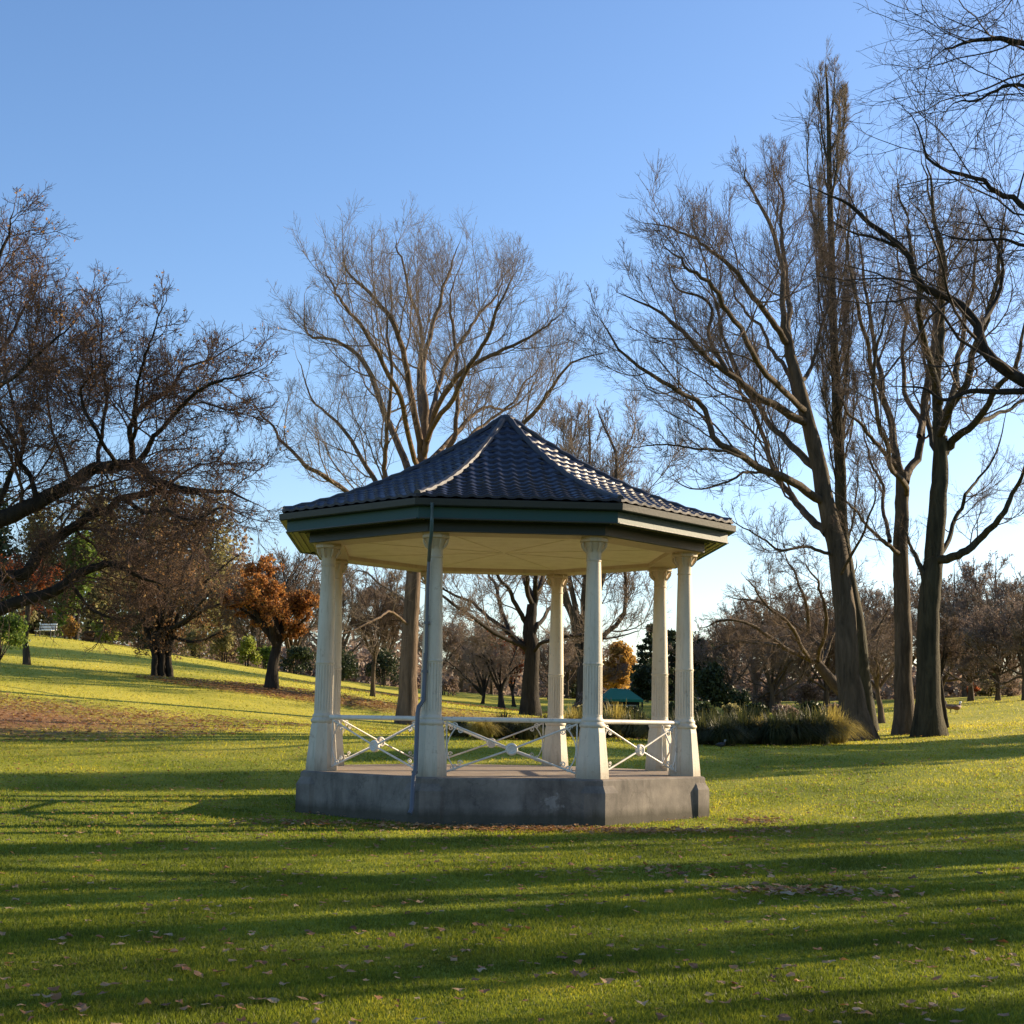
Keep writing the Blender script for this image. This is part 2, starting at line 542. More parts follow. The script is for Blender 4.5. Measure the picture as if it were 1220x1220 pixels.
nt.links.new(hs.outputs[0], mxn.inputs[6]); nt.links.new(mxn.outputs[2], bg.inputs['Color'])
sl = bpy.data.lights.new('sun', 'SUN'); sl.energy = 12.0; sl.angle = D2R(.55); sl.color = (1, .80, .54)
so = bpy.data.objects.new('sun', sl); COL.objects.link(so)
sd = Vector((math.sin(D2R(SUN_AZ)) * math.cos(D2R(SUN_EL)), math.cos(D2R(SUN_AZ)) * math.cos(D2R(SUN_EL)), math.sin(D2R(SUN_EL))))
so.rotation_euler = sd.to_track_quat('Z', 'Y').to_euler()
so.location = (60, 40, 40)
sc.view_settings.view_transform = 'Standard'; sc.view_settings.look = 'None'; sc.view_settings.exposure = 0
sc.cycles.max_bounces = 5; sc.cycles.diffuse_bounces = 3; sc.cycles.transparent_max_bounces = 4; sc.cycles.transmission_bounces = 3

# ------------------------------------------------------------------ ground sheet
rad = np.concatenate([[0], np.geomspace(1.5, 900, 230)])
na = 300
th = np.arange(na) * 2 * np.pi / na
X = rad[:, None] * np.sin(th)[None]; Yg = rad[:, None] * np.cos(th)[None]
Zg = tz(X.ravel(), Yg.ravel())
V = np.c_[X.ravel(), Yg.ravel(), Zg]
i = np.arange(len(rad) - 1)[:, None] * na; j = np.arange(na)[None]; k = (j + 1) % na
Q = np.stack([i + j, i + k, i + na + k, i + na + j], -1)[1:].reshape(-1, 4)
T = np.stack([np.zeros(na, int), na + (np.arange(na) + 1) % na, na + np.arange(na)], -1)
Q = Q[:, ::-1]; T = T
gnd = link('ground', np_mesh('ground', V, Q, T, mats=[M['ground']]))
tag(gnd, kind='structure')

# ------------------------------------------------------------------ lawn blades
BX, BY, BYAW = -.132, 25.636, .0638


def octa(x, y, apo):
    m = np.full(len(x), -1e9)
    for k in range(8):
        a = D2R(-90 + 45 * k) + BYAW
        m = np.maximum(m, (x - BX) * math.cos(a) + (y - BY) * math.sin(a))
    return m < apo


def lawn(n, y0, y1, seed):
    r = np.random.default_rng(seed)
    inv = r.uniform(1 / y1, 1 / y0, n); Y = 1 / inv
    X = r.uniform(-1, 1, n) * (.372 * Y + 1.5)
    keep = ~octa(X, Y, 3.30)
    for (q, rx, ry, wt) in LITTER[:6]:
        d = np.hypot((X - q[0]) / rx, (Y - q[1]) / ry)
        keep &= ~((d < 1.1) & (r.random(n) < wt * (1.15 - d) * 1.25))
    X, Y = X[keep], Y[keep]; n = len(X)
    Z = tz(X, Y)
    clump = r.random(n)
    hgt = (.017 + .00045 * Y) * (.5 + clump) * (.75 + .5 * (np.sin(X * 2.1 + np.sin(Y * 1.3) * 2) * .5 + .5))
    wd = .0034 + .0007 * Y
    az = r.uniform(0, 2 * np.pi, n)
    lean = r.normal(0, .45, (n, 2)) * hgt[:, None]
    dx, dy = np.cos(az) * wd * .5, np.sin(az) * wd * .5
    P0 = np.c_[X - dx, Y - dy, Z - .006]; P1 = np.c_[X + dx, Y + dy, Z - .006]
    P2 = np.c_[X + lean[:, 0], Y + lean[:, 1], Z + hgt]
    V = np.stack([P0, P1, P2], 1).reshape(-1, 3)
    T = np.arange(n * 3).reshape(n, 3)
    t = np.repeat(np.clip(r.normal(.5, .28, n), 0, 1), 3)
    t[0::3] *= .8; t[1::3] *= .8
    return V, T, t


V, T, t = lawn(900000, 5.2, 96, 3)
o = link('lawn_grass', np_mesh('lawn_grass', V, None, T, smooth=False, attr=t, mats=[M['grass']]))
tag(o, 'short green lawn grass covering the park ground', 'grass', kind='stuff')


# ------------------------------------------------------------------ fallen leaves
def leaf_litter():
    r = np.random.default_rng(8)
    px, py, sz = [], [], []

    def add(x, y, s): px.append(x); py.append(y); sz.append(s)
    n = 2600
    inv = r.uniform(1 / 45, 1 / 5.6, n); Y = 1 / inv; X = r.uniform(-1, 1, n) * (.372 * Y + 1)
    keep = r.random(n) < np.clip(Y / 16, .16, 1)
    add(X[keep], Y[keep], r.uniform(.024, .052, keep.sum()))
    # screen depth 20-40: a lot of glinting leaves on the grass
    n = 9000; Y = r.uniform(18, 62, n); X = r.uniform(-1, 1, n) * (.372 * Y + 1)
    add(X, Y, r.uniform(.022, .045, n))
    for (cx, cy, sx, sy, n) in [(.7, 21.5, 3.3, .45, 900), (2.7, 13.8, .9, .35, 170), (-2.6, 21.8, 1.2, .4, 130), (3.9, 23.3, .5, .6, 120), (1.6, 15.5, 2.4, .8, 140)]:
        add(r.normal(cx, sx * .5, n), r.normal(cy, sy * .6, n), r.uniform(.03, .06, n))
    for (q, rx, ry, wt) in LITTER[:5]:
        n = int(5200 * wt)
        a = r.uniform(0, 2 * np.pi, n); rr = np.sqrt(r.random(n)) * 1.15
        add(q[0] + rx * rr * np.cos(a), q[1] + ry * rr * np.sin(a), r.uniform(.05, .09, n))
    X = np.concatenate(px); Y = np.concatenate(py); S = np.concatenate(sz)
    keep = ~octa(X, Y, 3.34); X, Y, S = X[keep], Y[keep], S[keep]
    n = len(X); Z = tz(X, Y) + .02 + .0007 * Y + r.uniform(0, .015, n)
    m = 9
    base = np.array([1, .72, .9, .66, .95, .62, .9, .7, .0])  # star-like lobes; last point = stalk side
    ang = np.arange(8) * 2 * np.pi / 8
    rot = r.uniform(0, 2 * np.pi, n); curl = r.uniform(-.25, .3, n)
    rr = base[:8][None] * r.uniform(.75, 1.2, (n, 8)) * S[:, None]
    lx = rr * np.cos(ang)[None]; ly = rr * np.sin(ang)[None] * r.uniform(.6, 1, n)[:, None]
    lz = curl[:, None] * (lx ** 2 + ly ** 2 * .3) / S[:, None] + r.normal(0, .12, (n, 8)) * S[:, None]
    tiltx = r.normal(0, .18, n); lz += tiltx[:, None] * ly
    c, s = np.cos(rot)[:, None], np.sin(rot)[:, None]
    gx = X[:, None] + lx * c - ly * s; gy = Y[:, None] + lx * s + ly * c; gzv = Z[:, None] + lz
    ctr = np.stack([X, Y, Z], -1)[:, None]
    V = np.concatenate([np.stack([gx, gy, gzv], -1), ctr], 1).reshape(-1, 3)
    b = (np.arange(n) * 9)[:, None, None]
    k = np.arange(8)
    T = (np.stack([np.full(8, 8), k, (k + 1) % 8], -1)[None] + b).reshape(-1, 3)
    t = np.repeat(np.clip(r.normal(.5, .3, n), 0, 1), 9)
    o = link('fallen_leaves', np_mesh('fallen_leaves', V, None, T, smooth=False, attr=t, mats=[M['litter']]))
    tag(o, 'dry tan and brown autumn leaves scattered over the lawn', 'fallen leaves', kind='stuff')


leaf_litter()

# ------------------------------------------------------------------ bandstand
A0 = -67.5


def ov(k, R, z=0.0):
    a = D2R(A0 + 45 * k) + BYAW
    return np.array([R * math.cos(a), R * math.sin(a), z])


ROCT = BYAW + D2R(22.5)
bs = empty('bandstand', (BX, BY, 0), 'octagonal open bandstand with curved dark tiled roof, cream fluted columns and concrete plinth', 'bandstand')
PT = .64
mb = MB()
mb.lathe([(3.60, -.3), (3.585, .0), (3.56, PT - .02), (3.53, PT)], n=8, rot=ROCT)
mb.build('plinth', M['concrete'], bs)
mb = MB(); mb.lathe([(3.50, PT - .05), (3.50, PT + .006)], n=8, rot=ROCT); mb.build('floor', M['floor'], bs)

ap = 1 / math.cos(D2R(22.5))


def make_column():
    root = empty('column', (0, 0, 0)); root.parent = bs
    m = MB(); m.lathe([(.385 * ap, -.3), (.385 * ap, .44), (.27 * ap, PT - .0)], n=8, rot=ROCT); m.build('pier', M['concrete'], root)
    m = MB()
    m.lathe([(.252 * ap, PT - .03), (.245 * ap, PT + .1), (.190 * ap, 1.34), (.178 * ap, 1.41)], n=8, rot=ROCT)
    m.build('pedestal', M['cream'], root)
    m = MB()
    m.lathe([(.178, 1.40), (.19, 1.412), (.202, 1.43), (.205, 1.45), (.195, 1.468), (.178, 1.482), (.172, 1.50), (.178, 1.512), (.174, 1.535), (.158, 1.55), (.152, 1.57)], n=32, rot=ROCT)
    m.build('base_moulding', M['cream'], root, auto=40)
    m = MB()
    m.lathe([(.152, 1.56), (.152, 1.60), (.1515, 1.62), (.148, 2.33), (.148, 2.34), (.149, 2.36)], n=160, flute=(1.61, 2.335, 20, .011), cap=False)
    m.build('fluted_shaft', M['cream'], root, auto=35)
    m = MB()
    m.lathe([(.149, 2.355), (.157, 2.365), (.157, 2.385), (.147, 2.395), (.144, 2.5), (.136, 3.0), (.124, 3.5), (.112, 3.95), (.112, 3.96)], n=40, cap=False)
    m.build('shaft', M['cream'], root, auto=40)
    m = MB()
    m.lathe([(.112, 3.955), (.122, 3.965), (.122, 3.98), (.113, 3.99), (.116, 4.08), (.13, 4.16), (.158, 4.22), (.17, 4.235), (.17, 4.25)], n=40)
    m.lathe([(.205, 4.25), (.225, 4.265), (.225, 4.30), (.21, 4.315), (.21, 4.34)], n=8, rot=ROCT)
    for q in range(8):   # small leaf brackets round the neck
        a = q * math.pi / 4 + ROCT
        c, s = math.cos(a), math.sin(a)
        m.tube([(c * .12, s * .12, 4.10), (c * .155, s * .155, 4.14), (c * .19, s * .19, 4.19), (c * .20, s * .20, 4.235), (c * .175, s * .175, 4.25)], [.012, .016, .018, .018, .01], 6)
    m.build('capital', M['cream'], root, auto=40)
    return root


col0 = make_column()
cr_ = 3.2125
for k in range(8):
    c = col0 if k == 0 else copy_tree(col0, bs)
    p = ov(k, cr_); c.location = p
# railings: seven sides, the opening is at the back right (side 2)
HR = 1.505


def make_rail(k, proto=None):
    p0, p1 = ov(k, cr_), ov(k + 1, cr_)
    d = p1 - p0; L = np.linalg.norm(d); mid = (p0 + p1) / 2; ang = math.atan2(d[1], d[0])
    if proto is not None:
        r = copy_tree(proto, bs); r.location = mid; r.rotation_euler = (0, 0, ang); return r
    root = empty('railing', mid, rz=ang); root.parent = bs
    h = L / 2 - .19
    m = MB(); m.tube([(-h - .02, 0, HR), (0, 0, HR), (h + .02, 0, HR)], .037, 14); m.build('handrail', M['rail'], root, auto=40)
    zb, zt = PT + .03, HR - .045
    for s in (-1, 1):
        m = MB(); m.tube([(-s * (h - .04), 0, zt), (0, 0, (zt + zb) / 2), (s * (h + .02), 0, zb + .02)], .0155, 8); m.build('brace', M['rail'], root, auto=40)
    for s in (-1, 1):
        m = MB(); m.box((s * (h - .045), 0, (zb + zt) / 2 - .01), (.022, .014, zt - zb + .06)); m.build('end_bar', M['rail'], root)
    m = MB()
    zc = (zt + zb) / 2
    for s in (-1, 1):
        a = np.arange(13) * 2 * np.pi / 12
        n = 20
        ring = [(.02, .0), (.035, .012), (.05, .006), (.068, .022), (.088, .016), (.095, 0)]
        # lathe about y axis
        aa = np.arange(n) * 2 * np.pi / n
        Vv = np.concatenate([np.c_[r_ * np.cos(aa), np.full(n, -s * (.014 + y_)), zc + r_ * np.sin(aa)] for r_, y_ in ring])
        i_ = np.arange(len(ring) - 1)[:, None] * n; j_ = np.arange(n)[None]; k_ = (j_ + 1) % n
        Qq = np.stack([i_ + j_, i_ + k_, i_ + n + k_, i_ + n + j_], -1).reshape(-1, 4)
        Vv = np.r_[Vv, [[0, -s * .034, zc]]]
        m.add(Vv, Qq, [(len(ring) * n, q, (q + 1) % n) for q in range(n)])
    m.tube([(0, -.016, zc), (0, .016, zc)], .095, 20)
    m.build('medallion', M['rail'], root, auto=50)

    def spiral(cx, cz, sx, sz, r0=.055, turns=1.25):
        P = []
        for q in range(22):
            u = q / 21; a = u * turns * 2 * np.pi
            r_ = r0 * (1 - .72 * u)
            P.append((cx + sx * r_ * math.cos(a), 0, cz + sz * r_ * math.sin(a)))
        return P
    for sx in (-1, 1):
        for sz in (-1, 1):
            m = MB()
            zz = zt - .03 if sz > 0 else zb + .09
            m.tube(spiral(sx * (h - .17), zz - (.03 if sz > 0 else -.03), sx, sz), .0105, 6)
            m.tube(spiral(sx * (h - .255), zz - (.09 if sz > 0 else -.09), -sx, -sz, .042), .0095, 6)
            # arc from the corner towards the middle of the end bar
            P = [(sx * (h - .06 - .13 * math.sin(u * math.pi / 2)), 0, zc + sz * (zt - zc - .01) * (math.cos(u * math.pi / 2) if False else u)) for u in np.linspace(0.02, .93, 12)]
            P = [(sx * (h - .055 - .17 * (u ** 2)), 0, zc + sz * (zt - zc - .04) * u) for u in np.linspace(0, .9, 12)]
            m.tube(P, .0105, 6)
            m.build('scroll', M['rail'], root, auto=50)
    return root


rail0 = make_rail(0)
for k in (1, 3, 4, 5, 6, 7): make_rail(k, rail0)

# roof
RR, ZE, ZA = 4.01, 4.79, 6.80


def rz_(t):   # bell-cast profile, t=0 apex, 1 eave
    return ZA - (ZA - ZE) * t * (1 + .5 * (1 - t))


mb = MB()
rows = 17
for k in range(8):
    a0 = D2R(A0 + 45 * k) + BYAW; am = a0 + D2R(22.5)
    nrm = np.array([math.cos(am), math.sin(am)]); tan = np.array([-nrm[1], nrm[0]])
    apo = RR * math.cos(D2R(22.5)); half = RR * math.sin(D2R(22.5))
    for r_ in range(rows):
        ta = .02 + .98 * r_ / rows; tb = .02 + .98 * (r_ + 1) / rows
        # lower edge hangs proud of the next course
        vs = [(ta - .004, .0), (ta + .3 * (tb - ta), .014), (ta + .75 * (tb - ta), .030), (tb + .006, .044), (tb + .009, .038), (tb + .008, .004)]
        wl = half * tb
        nu = max(6, int(2 * wl / .235 * 10))
        rowsV = []
        for tt, lift in vs:
            lin = np.linspace(-1, 1, nu)
            u = lin * half * min(tt, 1.01)
            ph = (lin * half * tb) / .235 * 2 * np.pi
            wv = .021 * (np.clip(np.cos(ph), -.45, 1)) + .012
            wv = wv * (1 if lift > .005 else .6)
            rr = apo * tt
            zz = rz_(min(tt, 1.0)) - max(0, tt - 1) * 1.0 + lift + wv + .012
            rowsV.append(np.c_[nrm[0] * rr + tan[0] * u, nrm[1] * rr + tan[1] * u, zz])
        V = np.concatenate(rowsV)
        i_ = np.arange(len(vs) - 1)[:, None] * nu; j_ = np.arange(nu - 1)[None]
        Qq = np.stack([i_ + j_, i_ + j_ + 1, i_ + nu + j_ + 1, i_ + nu + j_], -1).reshape(-1, 4)
        mb.add(V, Qq[:, ::-1])
# deck below tiles
mb2 = MB()
prof = [(max(RR * t, .01), rz_(t) - .02) for t in np.linspace(0, 1, 12)]
roof = mb.build('roof', M['tile'], bs, auto=50)
mb2.lathe(prof[::-1], n=8, rot=ROCT, cap=False); mb2.build('roof_deck', M['gutter'], roof)
for k in range(8):
    m = MB()
    ts = np.linspace(.02, 1.0, 26)
    P = [ov(k, RR * t, rz_(t) + .045 + (.012 if i_ % 2 else 0)) for i_, t in enumerate(ts)]
    m.tube(P, [.062 if i_ % 2 else .052 for i_ in range(26)], 8)
    m.build('ridge_cap', M['ridge'], roof, auto=40)
m = MB(); m.lathe([(.20, ZA - .08), (.17, ZA + .0), (.10, ZA + .05), (.03, ZA + .07)], n=8, rot=ROCT); m.build('finial', M['ridge'], roof)


def ring(prof, name, mt, parent=bs):
    m = MB(); m.lathe([(r * ap, z) for r, z in prof], n=8, rot=ROCT, cap=False); return m.build(name, mt, parent)


E_ = RR * math.cos(D2R(22.5))  # eave apothem
ring([(E_ - .05, ZE - .13), (E_ + .055, ZE - .13), (E_ + .065, ZE - .115), (E_ + .075, ZE - .02), (E_ + .06, ZE - .015), (E_ + .055, ZE - .05), (E_ - .05, ZE - .05)], 'gutter', M['gutter'])
ring([(E_ - .09, ZE - .06), (E_ - .06, ZE - .06), (E_ - .058, ZE - .315), (E_ - .088, ZE - .315), (E_ - .09, ZE - .06)], 'fascia', M['teal'])
ring([(E_ - .09, ZE - .305), (3.28, ZE - .27)], 'soffit', M['soffit'])
FZ = ZE - .262
ring([(3.10, FZ), (3.285, FZ), (3.285, 4.338), (3.235, 4.335), (3.10, 4.345)], 'frieze', M['teal_dark'])
ring([(2.96, 4.60), (2.74, 4.60), (2.74, 4.332), (3.235, 4.332)], 'inner_beam', M['cream'])
m = MB(); m.lathe([(2.78 * ap, 4.40), (2.78 * ap, 4.42)], n=8, rot=ROCT); cl = m.build('ceiling', M['ceiling'], bs)
for k in range(8):
    m = MB(); p0 = ov(k, 2.95, 4.396); p1 = ov(k, .1, 4.396)
    d = p0 - p1; m.box((p0 + p1) / 2, (np.linalg.norm(d), .03, .010), rz=math.atan2(d[1], d[0])); m.build('ceiling_batten', M['ceiling'], cl)
# soffit board lines
for k in range(8):
    am = D2R(A0 + 45 * k + 22.5) + BYAW
    nrm = np.array([math.cos(am), math.sin(am)]); tan = np.array([-nrm[1], nrm[0]])
    m = MB()
    for rr in (3.36, 3.46, 3.56, 3.66):
        hw = rr * math.tan(D2R(22.5)) - .02
        c = nrm * rr
        m.box((c[0], c[1], ZE - .302), (2 * hw, .012, .016), rz=am + math.pi / 2)
    m.build('soffit_bead', M['gutter'], bs)

# downpipe on the front-left column


def bl(px, py, Y):
    p = at(px, py, Y); return (p[0] - BX, p[1] - BY, p[2])


dp = empty('downpipe', (0, 0, 0)); dp.parent = bs
m = MB(); m.tube([bl(515, 599, 21.72), bl(514.5, 620, 21.72), bl(514, 636, 21.78), bl(512, 652, 22.05), bl(511, 668, 22.42)], .028, 10)
m.build('upper_pipe', M['pipe_green'], dp, auto=50)
m = MB(); m.tube([bl(511, 666, 22.42), bl(509.5, 700, 22.43), bl(507.5, 784, 22.45)], .026, 10); m.build('middle_pipe', M['pipe'], dp, auto=50)
m = MB(); m.tube([bl(507, 778, 22.44), bl(506, 800, 22.44), bl(504.5, 834, 22.44), bl(499, 842, 22.36), bl(497.5, 850, 22.35), bl(495, 916, 22.3), bl(493, 924, 22.2), bl(490.5, 964, 22.15), bl(488, 970, 22.08)],
         [.032, .032, .032, .034, .034, .034, .035, .037, .037], 12)
m.build('lower_pipe', M['pipe'], dp, auto=50)
for (px, py, Y) in [(508.5, 742, 22.45), (494, 920, 22.26), (506, 800, 22.45)]:
    q = bl(px, py, Y); m = MB(); m.tube([(q[0], q[1], q[2] - .02), (q[0], q[1], q[2] + .02)], .048, 12)
    m.build('pipe_collar', M['pipe'], dp, auto=50)

# ------------------------------------------------------------------ trees
def resample(P, n):
    P = np.asarray(P, float)
    # catmull-rom
    Q = np.vstack([2 * P[0] - P[1], P, 2 * P[-1] - P[-2]])
    out = []
    segs = len(P) - 1
    for s in np.linspace(0, segs - 1e-6, n):
        i_ = int(s); t = s - i_
        a, b, c, d = Q[i_], Q[i_ + 1], Q[i_ + 2], Q[i_ + 3]
        out.append(.5 * ((2 * b) + (-a + c) * t + (2 * a - 5 * b + 4 * c - d) * t * t + (-a + 3 * b - 3 * c + d) * t ** 3))
    return np.array(out)


def spawn(P, R, n, t0, t1, ang, lr, K, wig, trop, r, rf=.55, rmin=.004, tip=.3, lmin=0, lmax=99, flat=0, shrink=.55, cont=True, thin=False):
    """children polylines of parents P (N,K,3) with radii R"""
    N, Kp, _ = P.shape
    seg = np.linalg.norm(np.diff(P, axis=1), axis=-1); Lp = seg.sum(1)
    t = (np.arange(n)[None] + r.random((N, n))) / n * (t1 - t0) + t0
    if cont: t[:, -1] = .995
    s = t * (Kp - 1); i_ = np.minimum(s.astype(int), Kp - 2); f = s - i_
    ar = np.arange(N)[:, None]
    p = P[ar, i_] * (1 - f[..., None]) + P[ar, i_ + 1] * f[..., None]
    rad_ = R[ar, i_] * (1 - f) + R[ar, i_ + 1] * f
    T = norm(P[ar, i_ + 1] - P[ar, i_])
    rnd = norm(r.normal(size=(N, n, 3)))
    perp = norm(rnd - (rnd * T).sum(-1, keepdims=True) * T)
    a = D2R(1) * r.normal(ang, ang * .28, (N, n))
    if cont: a[:, -1] *= .25
    d = np.cos(a)[..., None] * T + np.sin(a)[..., None] * perp
    L = np.clip(Lp[:, None] * lr * (1 - shrink * t) * r.uniform(.65, 1.35, (N, n)), lmin, lmax)
    if cont: L[:, -1] *= .55
    d = d.reshape(-1, 3); p = p.reshape(-1, 3); L = L.ravel(); rad_ = rad_.ravel()
    if thin:   # short parents carry fewer children
        ref = np.percentile(Lp, 70)
        kp = (r.random((N, n)) < np.clip(Lp / ref, .18, 1)[:, None] ** .9).ravel()
        d, p, L, rad_ = d[kp], p[kp], L[kp], rad_[kp]
    r0 = np.maximum(np.minimum(rad_ * rf, L * .0105 + .003), rmin)
    out = np.empty((len(p), K, 3)); out[:, 0] = p
    bend = r.normal(0, wig * .7, (len(p), 3))
    for k in range(1, K):
        out[:, k] = out[:, k - 1] + d * (L / (K - 1))[:, None]
        d = d + r.normal(0, wig, d.shape) + bend / K
        d[:, 2] += trop
        if flat: d[:, 2] *= (1 - flat)
        d = norm(d)
    tt = np.linspace(0, 1, K)[None]
    Ro = r0[:, None] * (1 - (1 - tip) * tt)
    return out, np.maximum(Ro, rmin * .6)


def leaves_mesh(pts, size, r, mat_, name='foliage', aspect=.6, drop=0):
    n = len(pts)
    nrm = norm(r.normal(size=(n, 3))); u = norm(np.cross(nrm, r.normal(size=(n, 3)))); v = np.cross(nrm, u)
    s = size * r.uniform(.6, 1.3, n)[:, None]
    V = np.stack([pts - u * s, pts - v * s * aspect + nrm * s * .15, pts + u * s, pts + v * s * aspect + nrm * s * .15], 1).reshape(-1, 3)
    Q = np.arange(n * 4).reshape(n, 4)
    t = np.repeat(np.clip(r.normal(.5, .27, n), 0, 1), 4)
    return np_mesh(name, V, Q, smooth=False, attr=t, mats=[mat_])


def build_tree(name, label, cat, base, limbs, levels, bark_m, twig_m, group=None, seed=1, flare=1.5, leaf=None, wob=.009, K0=26, sides0=10, trunk_children=False):
    """limbs: list of (points Nx3 world, r0, r1); first entry is the trunk.
    levels: list of dict for spawn. leaf: (material, count, size, level idx)"""
    r = np.random.default_rng(seed)
    base = np.asarray(base, float)
    root = empty(name, base, label, cat, group)
    P0 = []; R0 = []
    for li, (pts, ra, rb) in enumerate(limbs):
        P = resample(np.asarray(pts, float) - base, K0)
        L = np.linalg.norm(np.diff(P, axis=0), axis=1).sum()
        nz = r.normal(0, 1, (K0, 3)); nz = (nz + np.roll(nz, 1, 0) + np.roll(nz, -1, 0)) / 3
        nz[0] = 0
        P += nz * L * wob * (.35 if li == 0 else 1)
        tt = np.linspace(0, 1, K0)
        Rr = ra * (1 - tt) ** .8 + rb * (1 - (1 - tt) ** .8)
        if li == 0 and flare > 1:
            hgt = np.clip(P[:, 2], 0, None)
            Rr = Rr * (1 + (flare - 1) * np.exp(-hgt / (ra * 1.5)))
        P0.append(P); R0.append(Rr)
    P0 = np.array(P0); R0 = np.array(R0)
    if flare > 1:
        P0[0, 0, 2] -= .25
    V, Q = tubes(P0, R0, sides0)
    if flare > 1:  # buttressed, irregular bole
        i_ = np.arange(K0 * sides0 * 1)
        v = V[:K0 * sides0].reshape(K0, sides0, 3); c = P0[0][:, None]
        wv = 1 + .16 * np.exp(-np.clip(P0[0][:, 2], 0, None) / 1.0)[:, None] * np.sin(np.arange(sides0) * 2.5 + 1)[None] + r.normal(0, .03, (K0, sides0))
        V[:K0 * sides0] = (c + (v - c) * wv[..., None]).reshape(-1, 3)
    link('trunk', np_mesh('trunk', V, Q, mats=[bark_m]), root)
    src = (P0, R0) if trunk_children else (P0[1:], R0[1:])
    if len(src[0]) == 0: src = (P0, R0)
    Vs, Qs, off = [], [], 0
    cur = src; lastP = None; allP = []
    for lv in levels:
        lv = dict(lv); sd_ = lv.pop('sides', 3)
        keep = lv.pop('keep', 1.0)
        cur = spawn(cur[0], cur[1], r=r, **lv)
        if keep < 1:
            m_ = r.random(len(cur[0])) < keep; cur = (cur[0][m_], cur[1][m_])
        allP.append(cur[0])
        V, Q = tubes(cur[0], cur[1], sd_)
        Vs.append(V); Qs.append(Q + off); off += len(V)
    if Vs:
        link('crown', np_mesh('crown', np.concatenate(Vs), np.concatenate(Qs), mats=[twig_m]), root)
    if leaf:
        m_, cnt, size, lvi = leaf[:4]
        P = allP[lvi]
        sel = leaf[4](P + base) if len(leaf) > 4 else np.ones(len(P), bool)
        P = P[sel]
        if len(P):
            a = r.integers(0, len(P), cnt); k = r.integers(1, P.shape[1], cnt)
            pts = P[a, k] + r.normal(0, size * .9, (cnt, 3))
            link('foliage', leaves_mesh(pts, size, r, m_), root)
    return root


def low(pts, y0, f):
    """shorten the part of a limb above image height y0"""
    return [(p[0], y0 - (y0 - p[1]) * f if p[1] < y0 else p[1]) + tuple(p[2:]) for p in pts]


def W(pts, Y):
    """pixel polyline -> world; entries (px, py[, dY])"""
    return np.array([at(p[0], p[1], Y + (p[2] if len(p) > 2 else 0)) for p in pts])


def LV(fine=1.0, up=.06, wig=.16, a=38, n=(9, 8, 6, 4), lr=(.45, .5, .55, .6), rmin=(.012, .008, .006, .005), flat=0, t0=.2, K=(9, 7, 5, 4), lmax=(4.2, 2.3, 1.2, .65)):
    L = []
    for i_ in range(len(n)):
        L.append(dict(thin=i_ > 0, n=max(2, int(round(n[i_] * (1, 1.25, 1.35, 1.35)[i_]))), t0=t0 if i_ == 0 else .12, t1=1.0, ang=a, lr=lr[i_], K=K[i_], wig=wig, trop=up, rmin=rmin[i_], lmax=lmax[i_],
                      lmin=(.6, .35, .2, .1)[i_], flat=flat, sides=(5, 4, 3, 3)[i_], rf=(.36, .55, .65, .8)[i_], shrink=(.72, .45, .3, .2)[i_]))
    return L


# --- A: tall many-limbed tree behind the bandstand
YA = 62.0
bA = base_at(484, YA)
A_l = [([bA] + list(W([(487, 800), (489, 740), (492, 680), (495, 620), (500, 575), (504, 540), (506, 505)], YA)), .41, .17)]


def AL(pts, ra, rb, Y=YA): A_l.append((W(low(pts, 430, .80), Y), ra * .74, .012))


AL([(506, 510), (507, 470), (506, 436, 1), (517, 375, 2), (527, 330, 2), (536, 292, 3), (548, 252, 3)], .22, .03)
AL([(501, 540), (493, 487, -1), (482, 422, -2), (464, 364, -3), (443, 328, -3), (417, 299, -3), (410, 262, -3)], .22, .03)
AL([(497, 590), (486, 552, 1), (464, 508, 2), (443, 451, 3), (425, 418, 4), (396, 400, 4), (363, 386, 5), (361, 335, 5)], .24, .03)
AL([(492, 640), (470, 600, -1), (457, 566, -1), (459, 519, -2), (464, 444, -3), (461, 380, -3), (452, 300, -3)], .2, .03)
AL([(504, 545), (515, 508, -1), (536, 458, -3), (572, 429, -4), (608, 407, -5), (645, 386, -5), (668, 360, -6)], .19, .03)
AL([(500, 610), (525, 560, 2), (540, 520, 2), (544, 494, 2), (544, 436, 3), (536, 364, 3), (535, 328, 3), (552, 270, 3)], .2, .03)
AL([(494, 670), (540, 600, -1), (590, 545, -2), (630, 501, -3), (659, 465, -4), (680, 436, -4), (722, 420, -4)], .2, .03)
AL([(502, 560), (543, 515, 4), (565, 494, 5), (585, 486, 6), (610, 488, 7), (640, 460, 7)], .16, .03)
AL([(494, 650), (462, 610, 1), (444, 571, 2), (428, 537, 2), (396, 501, 3), (370, 472, 4), (353, 425, 4)], .2, .03)
AL([(493, 690), (455, 620, -2), (410, 582, -3), (367, 555, -4), (334, 526, -4), (315, 500, -4), (295, 470, -4)], .18, .03)
AL([(506, 520), (498, 450, 3), (500, 390, 5), (490, 330, 6), (475, 270, 6), (470, 248, 6)], .17, .03)
AL([(508, 520), (530, 440, 4), (560, 380, 6), (590, 330, 7), (600, 290, 7)], .17, .03)
AL([(505, 530), (540, 470, -5), (580, 390, -7), (600, 340, -8), (615, 300, -8)], .16, .03)
AL([(500, 560), (475, 470, -6), (430, 380, -8), (400, 330, -9), (385, 290, -9)], .16, .03)
AL([(489, 745), (465, 728, -2), (440, 742, -4), (405, 755, -5), (385, 750, -6)], .08, .02)
AL([(490, 720), (460, 700, 2), (430, 680, 3), (415, 690, 4)], .08, .02)
AL([(500, 580), (560, 520, 7), (620, 470, 9), (650, 420, 10)], .15, .03)
